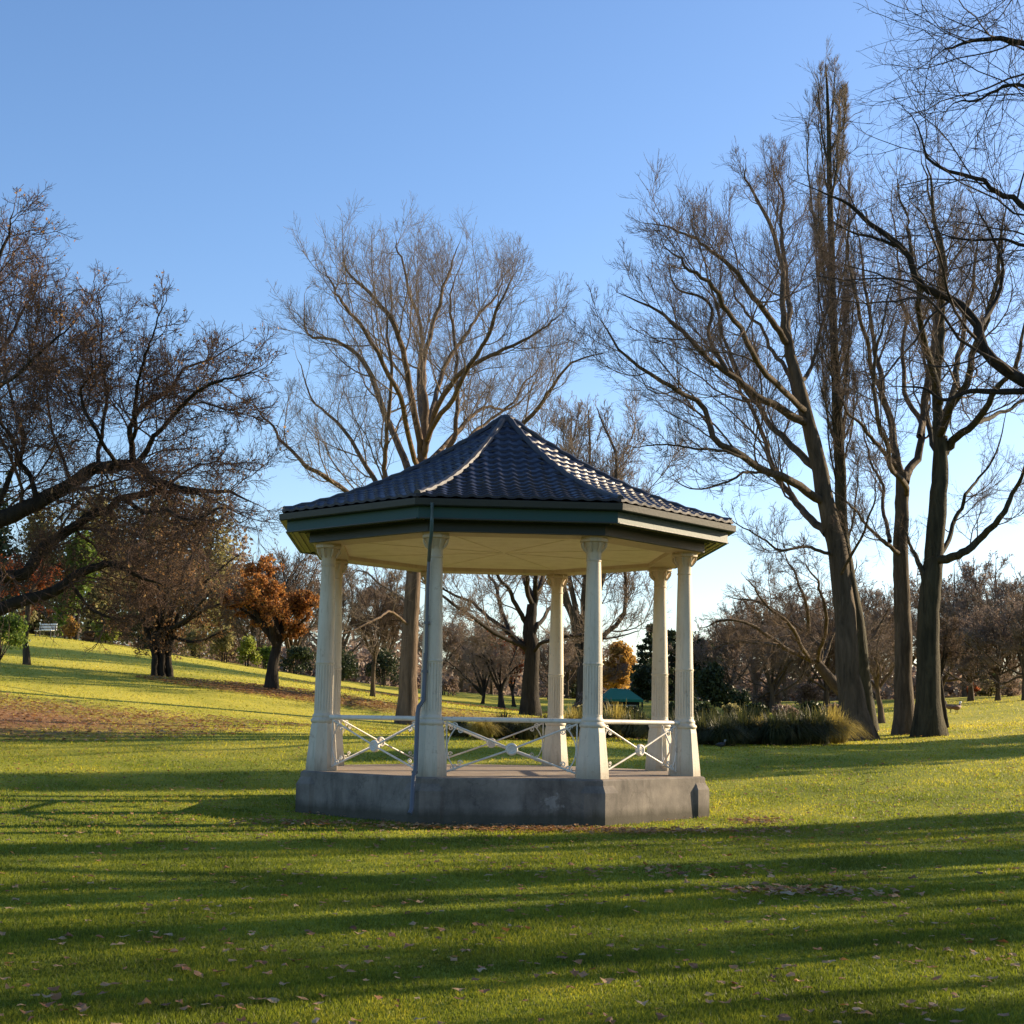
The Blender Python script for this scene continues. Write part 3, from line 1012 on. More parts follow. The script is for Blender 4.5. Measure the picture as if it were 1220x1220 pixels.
build_tree('bare_tree', 'tall bare many-limbed tree rising straight behind the bandstand roof', 'tree', bA, A_l,
           LV(1.0, up=.13, wig=.15, a=38, n=(11, 8, 6, 3), lr=(.42, .5, .55, .6), lmax=(4.6, 2.3, 1.1, .55)), M['bark_tan'], M['twig_tan'], seed=21, flare=1.35)

# --- B: big leaning tree right of the bandstand
YB = 50.0
bB = base_at(1022, YB)
B_l = [([bB] + list(W([(1017, 845), (1012, 800), (1008, 740), (1003, 700), (998, 655), (988, 618), (979, 570), (970, 530), (961, 495), (951, 455), (941, 424), (938, 400)], YB)), .42, .15)]


def BL(pts, ra, rb, Y=YB): B_l.append((W(low(pts, 380, .84), Y), ra * .78, .012))


BL([(964, 506), (930, 486, -1), (900, 468, -2), (864, 442, -3), (817, 400, -4), (782, 365, -4), (738, 343, -5)], .2, .025)
BL([(866, 443, -3), (852, 420, -3), (846, 397, -3), (846, 359, -3), (805, 335, -4), (796, 296, -4)], .11, .02)
BL([(972, 557), (945, 535, 1), (923, 512, 2), (900, 480, 2), (880, 455, 2), (862, 400, 3), (850, 340, 3), (835, 280, 3)], .18, .025)
BL([(981, 597), (950, 582, -1), (923, 565, -2), (894, 548, -3), (858, 524, -4), (841, 495, -4), (805, 465, -5), (767, 444, -6), (731, 412, -6), (715, 383, -6)], .2, .025)
BL([(985, 636), (965, 615, 1), (947, 597, 2), (925, 558, 3), (903, 510, 4), (884, 470, 4), (868, 440, 5), (820, 390, 5)], .19, .025)
BL([(935, 572, -1), (908, 563, -1), (885, 563, -2), (861, 577, -2), (829, 583, -3), (800, 570, -3)], .075, .015)
BL([(894, 548, -3), (865, 538, -4), (830, 535, -4), (790, 530, -5), (757, 533, -5)], .07, .015)
BL([(939, 405), (934, 375), (930, 298, 1), (913, 239, 1), (892, 190, 2), (885, 160, 2)], .16, .025)
BL([(938, 410), (918, 380, -1), (895, 345, -2), (868, 300, -3), (840, 272, -3), (812, 256, -4), (768, 242, -4)], .15, .025)
BL([(940, 400), (940, 350, 2), (934, 277, 3), (932, 210, 4), (920, 150, 4)], .15, .025)
BL([(953, 465), (962, 440, 3), (977, 400, 4), (990, 330, 5), (985, 270, 6)], .12, .02)
BL([(960, 490), (900, 430, -5), (860, 350, -8), (820, 300, -9), (790, 270, -9)], .14, .02)
BL([(965, 510), (930, 430, 6), (890, 370, 8), (870, 330, 9)], .14, .02)
BL([(990, 660), (960, 652, -1), (930, 655, -2), (905, 640, -3), (870, 618, -3)], .08, .015)
BL([(998, 690), (1025, 640, -2), (1040, 600, -3), (1045, 560, -3)], .07, .015)
build_tree('bare_tree', 'large bare tree leaning left over the bandstand, limbs sweeping to upper left', 'tree', bB, B_l,
           LV(1.0, up=.13, wig=.17, a=38, n=(12, 9, 6, 3), lr=(.42, .5, .55, .6), lmax=(4.4, 2.2, 1.1, .55)), M['bark_grey'], M['twig_brown'], seed=31, flare=1.8, sides0=14)

# --- C: poplar
YC = 57.0
bC = base_at(1034, YC)
C_l = [([bC] + list(W([(1026, 800), (1019, 740), (1012, 690), (1006, 640), (1001, 560), (997, 480), (993, 400), (990, 300), (988, 200), (986, 120), (985, 75)], YC)), .34, .02)]
for (pt, x1, y1, dy) in [((1002, 560), 1018, 440, 1), ((998, 500), 1012, 360, -1), ((996, 460), 975, 330, 0), ((994, 420), 1008, 250, 1), ((992, 360), 975, 220, -1), ((990, 300), 1002, 180, 1),
                         ((990, 330), 962, 130, 0), ((989, 240), 1000, 120, -1), ((988, 200), 976, 90, 0), ((987, 170), 994, 80, 1), ((1004, 600), 985, 450, 0), ((1000, 540), 980, 400, 1),
                         ((996, 470), 1018, 300, -1), ((1008, 650), 1022, 540, 0), ((993, 380), 1012, 200, 0), ((992, 420), 972, 260, 1), ((988, 180), 1008, 110, 0)]:
    mx = (pt[0] * .5 + x1 * .5 + (x1 - pt[0]) * .22)
    C_l.append((W([(pt[0], pt[1]), (mx, pt[1] * .65 + y1 * .35, dy), (x1, pt[1] * .2 + y1 * .8, dy), (x1 + (990 - x1) * .1, y1, dy)], YC), .045, .008))
rp = np.random.default_rng(4)
for k in range(20):   # steep plume of side shoots hugging the stem
    y0 = rp.uniform(170, 560); sx = rp.choice([-1, 1]) * rp.uniform(7, 24) * (1 if y0 > 300 else .75); xc = 986 + (y0 - 120) * .028
    y1 = y0 - rp.uniform(80, 130); dy = rp.uniform(-1, 1)
    C_l.append((W([(xc, y0), (xc + sx * .6, y0 - (y0 - y1) * .35, dy * .6), (xc + sx, y0 - (y0 - y1) * .75, dy), (xc + sx * .9, y1, dy)], YC), .035, .007))
build_tree('poplar_tree', 'very tall narrow bare poplar towering above the other trees', 'tree', bC, C_l,
           [dict(n=18, t0=.06, t1=1, ang=19, lr=.2, K=6, wig=.07, trop=.12, rmin=.008, lmax=1.8, lmin=.4, sides=4, rf=.6, shrink=.3),
            dict(n=8, t0=.1, t1=1, ang=24, lr=.5, K=5, wig=.08, trop=.12, rmin=.007, lmax=1.1, lmin=.25, sides=3, rf=.7, shrink=.3),
            dict(n=5, t0=.1, t1=1, ang=26, lr=.55, K=3, wig=.08, trop=.1, rmin=.006, lmax=.6, lmin=.15, sides=3, rf=.8, shrink=.2)],
           M['bark_moss'], M['twig_tan'], seed=41, flare=1.5, wob=.006, trunk_children=True, K0=34)

# --- D1, D2: twin boles on the right
Y1, Y2 = 53.0, 51.0
b1 = base_at(1078, Y1)
D_l = [([b1] + list(W([(1077, 800), (1076, 740), (1074, 690), (1073, 650), (1075, 600), (1075, 562)], Y1)), .33, .22)]
for pts, ra in [([(1073, 575), (1067, 542, 0), (1062, 508, 1), (1053, 468, 1), (1045, 429, 2), (1038, 380, 2), (1030, 300, 3), (1018, 235, 3)], .2),
                ([(1071, 562), (1048, 532, -1), (1026, 508, -2), (1006, 486, -3), (985, 450, -3)], .11),
                ([(1078, 575), (1088, 555, 1), (1094, 527, 1), (1097, 483, 2), (1109, 429, 2), (1115, 380, 3), (1118, 300, 3), (1105, 210, 4), (1095, 150, 4)], .2),
                ([(1073, 660), (1055, 645, -1), (1043, 636, -1), (1026, 616, -2), (1011, 601, -3), (985, 580, -3)], .1),
                ([(1060, 645, -1), (1055, 620, 1), (1050, 577, 2), (1040, 552, 2), (1030, 520, 3), (1020, 470, 3)], .1),
                ([(1055, 480, 1), (1035, 420, -1), (1020, 350, -3), (1010, 290, -3), (1020, 220, -4)], .11),
                ([(1095, 520, 1), (1080, 450, 5), (1075, 380, 7), (1070, 300, 8), (1060, 200, 8)], .13),
                ([(1080, 590), (1060, 540, -5), (1040, 470, -7), (1050, 400, -8), (1060, 330, -8)], .12)]:
    D_l.append((W(low(pts, 380, .88), Y1), ra * .85, .012))
build_tree('bare_tree', 'bare tree with straight dark bole just left of its twin trunk', 'tree', b1, D_l,
           LV(1.0, up=.12, wig=.16, a=38, n=(9, 8, 5, 3), lr=(.42, .5, .55, .6), lmax=(4.4, 2.2, 1.1, .55)), M['bark_grey'], M['twig_brown'], seed=51, flare=1.6, sides0=12)
b2 = base_at(1106, Y2)
D_l = [([b2] + list(W([(1104, 800), (1107, 740), (1110, 690), (1114, 655), (1117, 600), (1120, 560), (1120, 520)], Y2)), .41, .24)]
for pts, ra in [([(1120, 535), (1118, 480, 0), (1120, 430, -1), (1125, 380, -1), (1122, 300, -2), (1112, 220, -2), (1105, 160, -2)], .22),
                ([(1116, 668), (1142, 660, -1), (1166, 643, -1), (1195, 614, -2), (1208, 584, -2), (1222, 552, -3), (1240, 500, -3)], .18),
                ([(1120, 545), (1129, 530, 0), (1156, 508, -1), (1181, 478, -2), (1203, 441, -3), (1220, 395, -3), (1235, 330, -3)], .19),
                ([(1116, 668), (1128, 648, 1), (1141, 616, 2), (1149, 591, 2), (1166, 572, 3), (1188, 540, 3), (1200, 490, 3)], .11),
                ([(1107, 715), (1098, 680, 0), (1087, 655, 1), (1078, 630, 1)], .15),
                ([(1120, 520), (1135, 460, 3), (1150, 400, 5), (1160, 320, 6), (1165, 250, 6)], .17),
                ([(1119, 520), (1150, 450, -4), (1175, 380, -6), (1190, 300, -7), (1200, 220, -8)], .16),
                ([(1120, 480), (1100, 400, -4), (1090, 320, -6), (1080, 250, -6), (1070, 190, -6)], .14),
                ([(1120, 560), (1105, 500, 5), (1112, 420, 7), (1125, 330, 8), (1140, 240, 8)], .14),
                ([(1160, 505, -1), (1195, 490, 1), (1225, 470, 2), (1250, 430, 2)], .1)]:
    D_l.append((W(low(pts, 380, .88), Y2), ra * .9, .012))
build_tree('bare_tree', 'bare tree with thick greenish bole, right one of the twin trunks', 'tree', b2, D_l,
           LV(1.0, up=.12, wig=.16, a=38, n=(9, 8, 5, 3), lr=(.42, .5, .55, .6), lmax=(4.4, 2.2, 1.1, .55)), M['bark_moss'], M['twig_brown'], seed=61, flare=1.6, sides0=12)

# --- E: dark oak beyond the right edge, limbs reaching in
bE = np.array([18.0, 24.0, gz(18.0, 24.0)])
YE = 25.0
E_l = [([bE, bE + [-.1, 0, 2.5], bE + [-.3, -.2, 5.0], bE + [-.2, -.3, 7.5], bE + [.2, -.2, 10]], .55, .28)]
e0 = bE + [-.3, -.2, 5.6]
for st, pts, ra, rb in [(bE + [-.3, -.2, 5.4], [(1300, 500), (1245, 470), (1220, 452), (1190, 430), (1169, 409), (1160, 379), (1139, 358), (1100, 341), (1079, 298), (1054, 277), (1024, 251), (1000, 240), (965, 225)], .22, .03),
                        (None, [(1071, 294), (1041, 283), (1015, 277), (990, 262, -.5)], .055, .02),
                        (None, [(1230, 470), (1220, 466), (1181, 467), (1152, 467), (1126, 477), (1100, 462), (1070, 460)], .11, .02),
                        (None, [(1165, 395), (1185, 360, 1), (1195, 320, 1), (1180, 280, 1), (1160, 240, 1)], .08, .02),
                        (bE + [-.2, -.3, 7.5], [(1400, 200), (1300, 110), (1240, 60), (1190, 45), (1150, 52), (1118, 66)], .16, .02),
                        (bE + [-.1, -.2, 8.0], [(1350, 200), (1260, 130), (1215, 105), (1170, 112), (1130, 130)], .1, .02),
                        (bE + [-.2, -.3, 7.0], [(1350, 330), (1250, 270), (1200, 238), (1160, 218), (1110, 190), (1085, 140)], .13, .02),
                        (bE + [-.2, -.3, 7.2], [(1330, 350), (1260, 300), (1220, 290), (1190, 282), (1150, 288), (1110, 275)], .08, .02),
                        (bE + [.1, -.3, 9.0], [(1500, 60), (1380, -80), (1280, -90), (1230, -40), (1200, 10)], .12, .02)]:
    P = W(pts, YE)
    if st is not None: P = np.vstack([st, P])
    E_l.append((P, ra * .6, .008))
for (dx, dy, dz, ra) in [(4, -2, 5, .2), (5, 3, 6, .2), (1, 5, 6, .2), (-2, -4, 7, .2), (3, -5, 3, .15), (-1, 3, 7, .18), (6, 0, 3, .15), (1, -1, 8, .2)]:
    E_l.append((np.array([bE + [0, 0, 7.5], bE + [dx * .4, dy * .4, 8 + dz * .4], bE + [dx, dy, 8 + dz * .9]]), ra, .03))
build_tree('oak_tree', 'dark bare oak whose crooked limbs reach in from the right edge', 'tree', bE, E_l,
           LV(1.0, up=.02, wig=.19, a=46, n=(9, 6, 4, 2), lr=(.36, .5, .55, .6), lmax=(3.8, 1.9, .95, .45), rmin=(.011, .007, .005, .004)), M['bark_dark'], M['twig_dark'], seed=71, flare=1.5, wob=.005)

# --- F: oak beyond the left edge, limbs arching in
YF = 36.0
bF = base_at(-110, YF)
F_l = [([bF] + list(W([(-105, 820), (-95, 760), (-90, 700), (-80, 640), (-70, 560), (-60, 480)], YF)), .62, .3)]
for pts, ra, rb in [([(-98, 775), (-50, 748), (0, 728), (40, 712), (80, 695), (105, 680), (130, 672), (150, 676), (170, 690), (195, 700)], .24, .04),
                    ([(85, 697), (105, 722), (130, 736), (160, 735, 1), (185, 720, 1)], .09, .02),
                    ([(-92, 720), (-40, 690), (0, 682), (34, 677), (44, 657), (69, 638), (90, 627), (110, 611), (135, 605), (147, 592), (172, 586), (195, 581), (220, 581), (240, 590), (270, 600)], .22, .03),
                    ([(-85, 670), (-40, 640), (0, 620), (30, 608), (57, 592), (90, 576), (110, 560), (135, 556), (161, 553), (176, 570, -1), (200, 580, -1), (235, 590, -1), (275, 588, -2), (310, 600, -2)], .30, .03),
                    ([(161, 553), (156, 530), (154, 510), (165, 486), (201, 465, 1), (221, 441, 1), (260, 424, 2), (285, 408, 2)], .15, .02),
                    ([(163, 553), (178, 530, -1), (192, 512, -1), (215, 486, -2), (251, 456, -3), (283, 450, -3), (310, 440, -3)], .13, .02),
                    ([(118, 558), (121, 530, 1), (124, 503, 1), (127, 456, 2), (118, 427, 2), (121, 379, 2), (113, 335, 3)], .1, .02),
                    ([(142, 556), (120, 520, -2), (100, 486, -2), (97, 465, -2), (110, 440, -3), (105, 400, -3)], .09, .02),
                    ([(158, 530), (162, 490, -1), (165, 450, -2), (180, 403, -3), (200, 360, -3)], .1, .02),
                    ([(147, 594), (165, 606, -1), (195, 606, -2), (213, 617, -2), (235, 619, -2), (262, 606, -3), (285, 610, -3)], .11, .02),
                    ([(92, 632), (115, 654, 1), (129, 664, 2), (161, 670, 2), (190, 660, 2)], .07, .02),
                    ([(-78, 640), (-20, 620), (0, 600), (12, 570), (21, 549), (14, 526), (0, 500), (-15, 440), (-10, 380)], .16, .03),
                    ([(45, 597), (41, 581), (30, 560), (25, 545), (25, 514), (14, 480), (5, 440), (8, 390, 1), (20, 330, 1)], .13, .02),
                    ([(-68, 550), (-30, 480, 2), (0, 420, 2), (30, 370, 3), (55, 330, 3)], .15, .02),
                    ([(-62, 500), (-30, 420, -1), (-10, 350, -2), (5, 290, -2), (20, 250, -2)], .16, .02),
                    ([(90, 578), (75, 540, 1), (60, 500, 2), (55, 450, 2), (70, 400, 3), (75, 350, 3)], .08, .02),
                    ([(-60, 520), (0, 460, -3), (50, 420, -4), (90, 380, -5)], .12, .02),
                    ([(215, 486, -2), (240, 480, -1), (280, 490, 0), (320, 505, 0)], .05, .015),
                    ([(195, 581), (225, 560, 1), (260, 550, 2), (300, 560, 2)], .06, .015)]:
    F_l.append((W(pts, YF), ra * (.82 if ra > .2 else .58), .008))
build_tree('oak_tree', 'spreading dark oak with brown leaves, limbs arching in from the left edge', 'tree', bF, F_l,
           LV(1.0, up=.04, wig=.18, a=44, n=(16, 10, 6, 3), lr=(.42, .5, .55, .6), lmax=(4.8, 2.2, 1.0, .5), rmin=(.013, .009, .006, .005), t0=.15), M['bark_dark'], M['twig_russet'], seed=81, flare=1.5, wob=.008,
           leaf=(M['leaf_brown'], 3800, .042, 2))

# --- K: tree seen through the bandstand
YK = 75.0
bK = base_at(632, YK)
K_l = [([bK] + list(W([(632, 813), (634, 777), (631, 754), (632, 739), (634, 720)], YK)), .44, .26)]
for pts, ra in [([(632, 782), (626, 774), (603, 760, -1), (564, 739, -3), (526, 709, -5), (495, 690, -6)], .17), ([(630, 772), (620, 765), (594, 745, 1), (564, 721, 2), (529, 702, 3), (505, 670, 3)], .15),
                ([(608, 756), (597, 730, 2), (591, 698, 2), (582, 683, 3), (575, 640, 3), (560, 600, 3)], .12), ([(630, 748), (623, 736), (608, 709, -1), (594, 686, -2), (580, 640, -3), (565, 580, -4)], .15),
                ([(632, 739), (635, 715), (626, 689, 1), (615, 640, 2), (600, 580, 3), (590, 530, 3)], .17), ([(634, 735), (638, 712), (641, 686, -1), (650, 640, -2), (655, 580, -3), (665, 520, -3)], .17),
                ([(633, 760), (641, 745), (653, 727, 2), (665, 708, 3), (690, 660, 4), (710, 600, 4)], .13), ([(632, 780), (647, 766, -1), (682, 757, -2), (696, 758, -3), (730, 760, -3), (760, 752, -4)], .1),
                ([(638, 712), (660, 650, 4), (680, 580, 5), (695, 520, 6)], .14), ([(634, 720), (620, 640, -5), (640, 560, -7), (645, 510, -8)], .13)]:
    K_l.append((W(pts, YK), ra, .02))
build_tree('bare_tree', 'dark bare spreading tree seen through the bandstand between the columns', 'tree', bK, K_l,
           LV(1.0, up=.09, wig=.17, a=38, n=(8, 7, 6, 3), lr=(.42, .5, .55, .6), rmin=(.018, .012, .01, .009)), M['bark_dark'], M['twig_mauve'], seed=91, flare=1.5)

# --- M: low arching tree right
YM = 66.0
bM = base_at(1016, YM)
M_l = [([bM] + list(W([(1009, 832), (996, 818), (984, 803), (974, 790)], YM)), .30, .2)]
for pts, ra in [([(974, 790), (961, 784), (932, 771, -1), (902, 748, -2), (863, 738, -3), (838, 746, -3)], .13), ([(976, 792), (979, 774), (961, 754, 1), (928, 731, 2), (899, 715, 3), (870, 712, 3)], .13),
                ([(963, 757, 1), (962, 725, -1), (950, 690, -2), (935, 660, -2)], .1), ([(984, 803), (981, 784, 2), (1000, 740, 3), (1012, 705, 3), (1020, 670, 3)], .12),
                ([(930, 770, -1), (900, 765, 1), (870, 765, 2), (850, 775, 2)], .08), ([(965, 785), (945, 750, -4), (915, 720, -5), (890, 690, -6)], .1),
                ([(975, 788), (985, 740, -4), (975, 700, -5), (960, 670, -6)], .1), ([(990, 812), (1020, 780, 2), (1045, 750, 3), (1060, 720, 3)], .1)]:
    M_l.append((W(pts, YM), ra, .02))
build_tree('bare_tree', 'low bare tree arching left from behind the big leaning trunk', 'tree', bM, M_l,
           LV(1.0, up=.04, wig=.2, a=42, n=(8, 7, 5, 3), lr=(.42, .5, .55, .6), rmin=(.016, .011, .009, .008), lmax=(4, 2.2, 1.2, .6)), M['bark_grey'], M['twig_brown'], seed=101, flare=1.2)

# --- small bare trees
def small_tree(px, Y, path, spread, label, bark_m, twig_m, seed, r0=.12, nl=9, leaf=None, name='bare_tree', group=None, fine=1.0, up=.06, n=(7, 6, 5, 3)):
    """path: trunk pixel points above the base; spread: (cx, cy, rx, ry) crown ellipse in pixels"""
    r = np.random.default_rng(seed)
    b = base_at(px, Y)
    tr = W(path, Y)
    L = [([b] + list(tr), r0, r0 * .6)]
    cx, cy, rx, ry = spread
    s0 = tr[-1]; c = at(cx, cy, Y); sx = rx * Y / F; sz = ry * Y / F
    for q in range(nl):
        a = q / nl * 2 * math.pi + r.uniform(-.3, .3); el = r.uniform(-.35, 1.0)
        e = c + np.array([math.cos(a) * sx * math.cos(el) * .8, math.sin(a) * sx * math.cos(el) * .8, math.sin(el) * sz * .8])
        k = r.uniform(.55, 1)
        st = b * (1 - k) + s0 * k if len(tr) == 1 else tr[-1] * k + tr[0] * (1 - k)
        mid = (st + e) / 2 + np.array([0, 0, sz * .12]) + r.normal(0, .12, 3) * sx
        L.append((np.array([st, mid, e]), r0 * .5, r0 * .1))
    sc_ = sx
    lv = LV(fine, up=up, wig=.2, a=42, n=n, lr=(.5, .5, .55, .6), rmin=(.014, .01, .009, .008), lmax=(sc_ * .8, sc_ * .45, sc_ * .25, sc_ * .14))
    for l_ in lv: l_['lmin'] *= .6
    return build_tree(name, label, 'tree', b, L, lv, bark_m, twig_m, group, seed, 1.4, leaf, .015, 12, 8)


small_tree(443, 75, [(445, 800), (447, 780)], (445, 735, 48, 55), 'small slim bare tree left of the tall tree behind the railing', M['bark_grey'], M['twig_brown'], 111, .13)
small_tree(322, 70, [(325, 795), (329, 775), (332, 755)], (322, 722, 66, 58), 'bushy orange leaved oak on the slope left of the bandstand', M['bark_dark'], M['twig_dark'], 121, .30, 12,
           leaf=(M['leaf_orange'], 19000, .07, 2), name='autumn_oak')
small_tree(28, 70, [(30, 760), (33, 730), (35, 700)], (22, 700, 60, 55), 'slender tree with thin leaning trunk at the far left', M['bark_grey'], M['twig_dark'], 131, .17, 8,
           leaf=(M['leaf_rust'], 2200, .07, 1))
small_tree(1128, 58, [(1124, 840), (1120, 810), (1118, 790)], (1125, 770, 38, 40), 'thin young bare tree leaning left beside the twin trunks', M['bark_dark'], M['twig_brown'], 141, .10, 7)
small_tree(1050, 75, [(1049, 845), (1046, 830), (1045, 818)], (1045, 775, 45, 50), 'small forked bare tree between the big leaning trunk and twin trunks', M['bark_tan'], M['twig_mauve'], 151, .17, 9)
small_tree(597, 92, [(597, 835), (596, 822)], (592, 785, 42, 42), 'small dark bare tree on the far lawn behind the railing', M['bark_dark'], M['twig_mauve'], 161, .22, 9)
small_tree(574, 98, [(575, 838), (577, 825)], (560, 790, 40, 45), 'low pinkish bare tree on the far lawn beyond the left columns', M['bark_dark'], M['twig_mauve'], 171, .14, 9)
small_tree(612, 98, [(612, 838), (610, 822)], (604, 778, 26, 34), 'small tree holding rusty red leaves beyond the bandstand', M['bark_dark'], M['twig_mauve'], 181, .14, 8,
           leaf=(M['leaf_rust'], 2600, .11, 1), name='autumn_tree')

# H: multi-stemmed brown oak on the slope
bH = base_at(190, 72)
H_l = [([bH] + list(W([(188, 785), (186, 760), (184, 735)], 72)), .28, .16)]
for dx, x1, dy in [(-6, 176, -.5), (-2, 182, .6), (3, 193, -.3), (7, 200, .3), (11, 206, -.1)]:
    p0 = bH + np.array([dx * 72 / F, dy, -.1])
    H_l.append((np.vstack([p0, W([(190 + dx, 780, dy), (x1, 755, dy), (x1 + (x1 - 190) * .6, 725, dy * 2)], 72)]), .17, .10))
for (x1, y1, dy, ym) in [(120, 700, -2, 715), (150, 650, 2, 690), (185, 610, -1, 670), (215, 600, 2, 670), (250, 620, -2, 680), (285, 660, 1, 700), (300, 710, -2, 725), (270, 750, -1, 765), (225, 680, 4, 710), (170, 680, -4, 710), (240, 640, 5, 690), (130, 740, 1, 735), (205, 640, -5, 690), (255, 700, -5, 735)]:
    H_l.append((W([(192 + (x1 - 192) * .08, 755, 0), (192 + (x1 - 192) * .5, ym, dy * .5), (x1, y1, dy)], 72), .11, .025))
build_tree('autumn_oak', 'broad brown oak with ivy-wrapped cluster of stems on the left slope', 'tree', bH, H_l,
           LV(1.0, up=.03, wig=.2, a=46, n=(8, 6, 5, 2), lr=(.45, .5, .55, .6), rmin=(.016, .011, .009, .008), lmax=(3, 1.6, .9, .5)), M['bark_dark'], M['twig_brown'], seed=191, flare=1.3, leaf=(M['leaf_brown'], 6500, .07, 2))


# ------------------------------------------------------------------ leafy crowns
def crown_pts(lobes, n, r, shell=.45):
    lobes = np.array(lobes, float)
    wt = (lobes[:, 3] * lobes[:, 4] * lobes[:, 5]) ** .67; wt /= wt.sum()
    a = r.choice(len(lobes), n, p=wt)
    d = norm(r.normal(size=(n, 3)))
    rad_ = r.random(n) ** shell
    rad_ *= 1 + .22 * np.sin(d[:, 0] * 7 + a) * np.cos(d[:, 1] * 6 + a * 2) + .12 * np.sin(d[:, 2] * 15 + a)
    return lobes[a, :3] + d * rad_[:, None] * lobes[a, 3:]


def leafy(name, label, cat, base, lobes, n, size, mt, bark_m=None, trunk_r=.15, group=None, seed=1, shell=.45, trunk_top=None, stems=1):
    """lobes relative to base"""
    r = np.random.default_rng(seed)
    root = empty(name, base, label, cat, group)
    if bark_m is not None:
        m = MB()
        tt = trunk_top or (lobes[0][2])
        for s in range(stems):
            ox, oy = (r.normal(0, .15, 2) if stems > 1 else (0, 0))
            m.tube([(ox, oy, -.2), (ox * 1.3, oy, tt * .5), (ox * 2, oy * 2, tt)], [trunk_r, trunk_r * .75, trunk_r * .4], 7)
        for lb in lobes[:7]:
            m.tube([(0, 0, tt * .4), (lb[0] * .5, lb[1] * .5, (tt * .5 + lb[2]) / 2), (lb[0], lb[1], lb[2])], [trunk_r * .4, trunk_r * .25, trunk_r * .1], 5)
        m.build('trunk', bark_m, root, auto=60)
    link('crown', leaves_mesh(crown_pts(lobes, n, r, shell), size, r, mt, 'crown'), root)
    return root


def rand_lobes(w_, d_, h, z0, k, r):
    """clustered lobes filling an irregular dome of given width/depth/height"""
    L = []
    for q in range(k):
        a = r.uniform(0, 2 * math.pi); rr = math.sqrt(r.random()) * .62; zz = r.random()
        sh = math.sqrt(max(.05, 1 - (zz * .9) ** 2))
        s = r.uniform(.26, .42)
        L.append((math.cos(a) * rr * w_ * sh, math.sin(a) * rr * d_ * sh, z0 + (.18 + .62 * zz) * h, w_ * s, d_ * s, h * s * .62))
    return L


def shrub(px, Y, wpx, hpx, mt, label, seed, name='shrub', n=1500, size=.10, z0=0.0, cat='shrub', group=None):
    r = np.random.default_rng(seed)
    b = base_at(px, Y); w_ = wpx * Y / F / 2; h = hpx * Y / F
    return leafy(name, label, cat, b, rand_lobes(w_, w_ * .8, h, z0, 12, r), n, size, mt, M['bark_dark'], .05, group, seed, stems=3, trunk_top=h * .5)


def conifer(px, Y, wpx, toppx, mt, label, seed, n=3500, size=.16, lean=0, name='conifer', kind='cone', group=None, base=None):
    r = np.random.default_rng(seed)
    b = base_at(px, Y) if base is None else base
    top = at(px, toppx, Y)[2] if base is None else b[2] + toppx
    h = top - b[2]; w_ = (wpx * Y / F / 2) if base is None else wpx
    root = empty(name, b, label, 'tree', group)
    m = MB(); m.tube([(0, 0, -.3), (0, 0, h * .5), (0, 0, h * .97)], [h * .03, h * .018, h * .004], 8)
    m.build('trunk', M['bark_dark'], root, auto=60)
    # tiered whorls of drooping boughs
    pts = []
    tiers = int(h / .55)
    for q in range(tiers):
        f = q / tiers
        z = h * (.08 + .9 * f)
        R1 = w_ * ((1 - f) ** (.75 if kind == 'cone' else .35)) * (1 if kind == 'cone' else min(1, .55 + f * 2)) * r.uniform(.8, 1.1)
        nb = 9
        for bb in range(nb):
            a = r.uniform(0, 2 * math.pi); Lb = R1 * r.uniform(.7, 1.15)
            nn = max(4, int(n / (tiers * nb)))
            u = r.random(nn) ** .6
            pts.append(np.c_[np.cos(a) * u * Lb + r.normal(0, .10 * w_ * .5, nn), np.sin(a) * u * Lb + r.normal(0, .10 * w_ * .5, nn), z - u * Lb * .12 + u ** 2 * Lb * .1 + r.normal(0, .12, nn)])
    link('crown', leaves_mesh(np.concatenate(pts), size, r, mt, 'crown', .45), root)
    return root


# left: shrubs and evergreens along the crest of the slope
shrub(78, 96, 26, 28, M['leaf_gold'], 'pale yellow round shrub just right of the white bench', 201)
shrub(100, 97, 34, 12, M['leaf_brown'], 'low russet shrub between the yellow and green shrubs', 202, n=800)
shrub(122, 98, 62, 34, M['leaf_lime'], 'wide bright lime green shrub on the left slope crest', 203, n=2400)
shrub(160, 98, 55, 48, M['leaf_dark'], 'dark green bush left of the ivy-wrapped stems', 204, n=2200)
shrub(228, 99, 50, 40, M['leaf_olive'], 'olive shrub right of the ivy-wrapped stems', 205, n=1800)
shrub(262, 99, 46, 44, M['leaf_olive'], 'taller olive shrub left of the pale shrub', 206, n=1800)
shrub(292, 100, 40, 36, M['leaf_lime'], 'pale yellow-green shrub behind the orange oak trunk', 207, n=1700)
shrub(315, 101, 34, 28, M['leaf_green'], 'green shrub touching the orange oak trunk', 208, n=1300)
shrub(352, 103, 60, 34, M['leaf_dark'], 'dark bush right of the orange oak', 209, n=1900)
shrub(405, 105, 60, 40, M['leaf_dark'], 'dark bush seen between the two left columns and tall trunk', 210, n=1900)
shrub(455, 107, 60, 44, M['leaf_dark'], 'dark bush directly left of the tall trunk', 211, n=1900)
shrub(20, 98, 70, 32, M['leaf_olive'], 'olive bush behind the white bench', 212, n=1800)
shrub(-40, 92, 90, 60, M['leaf_dark'], 'dark bush beyond the left edge', 213, n=2000)


def big_evergreen(px, Y, w_, top, mt, label, seed, n=6500, size=.2, z0f=.12, group=None, k=26):
    r = np.random.default_rng(seed); b = base_at(px, Y); h = at(px, top, Y)[2] - b[2]; ww = w_ * Y / F / 2
    return leafy('evergreen_tree', label, 'tree', b, rand_lobes(ww, ww * .8, h * .95, h * z0f, k, r), n, size, mt, M['bark_dark'], h * .025, group, seed, trunk_top=h * .6)


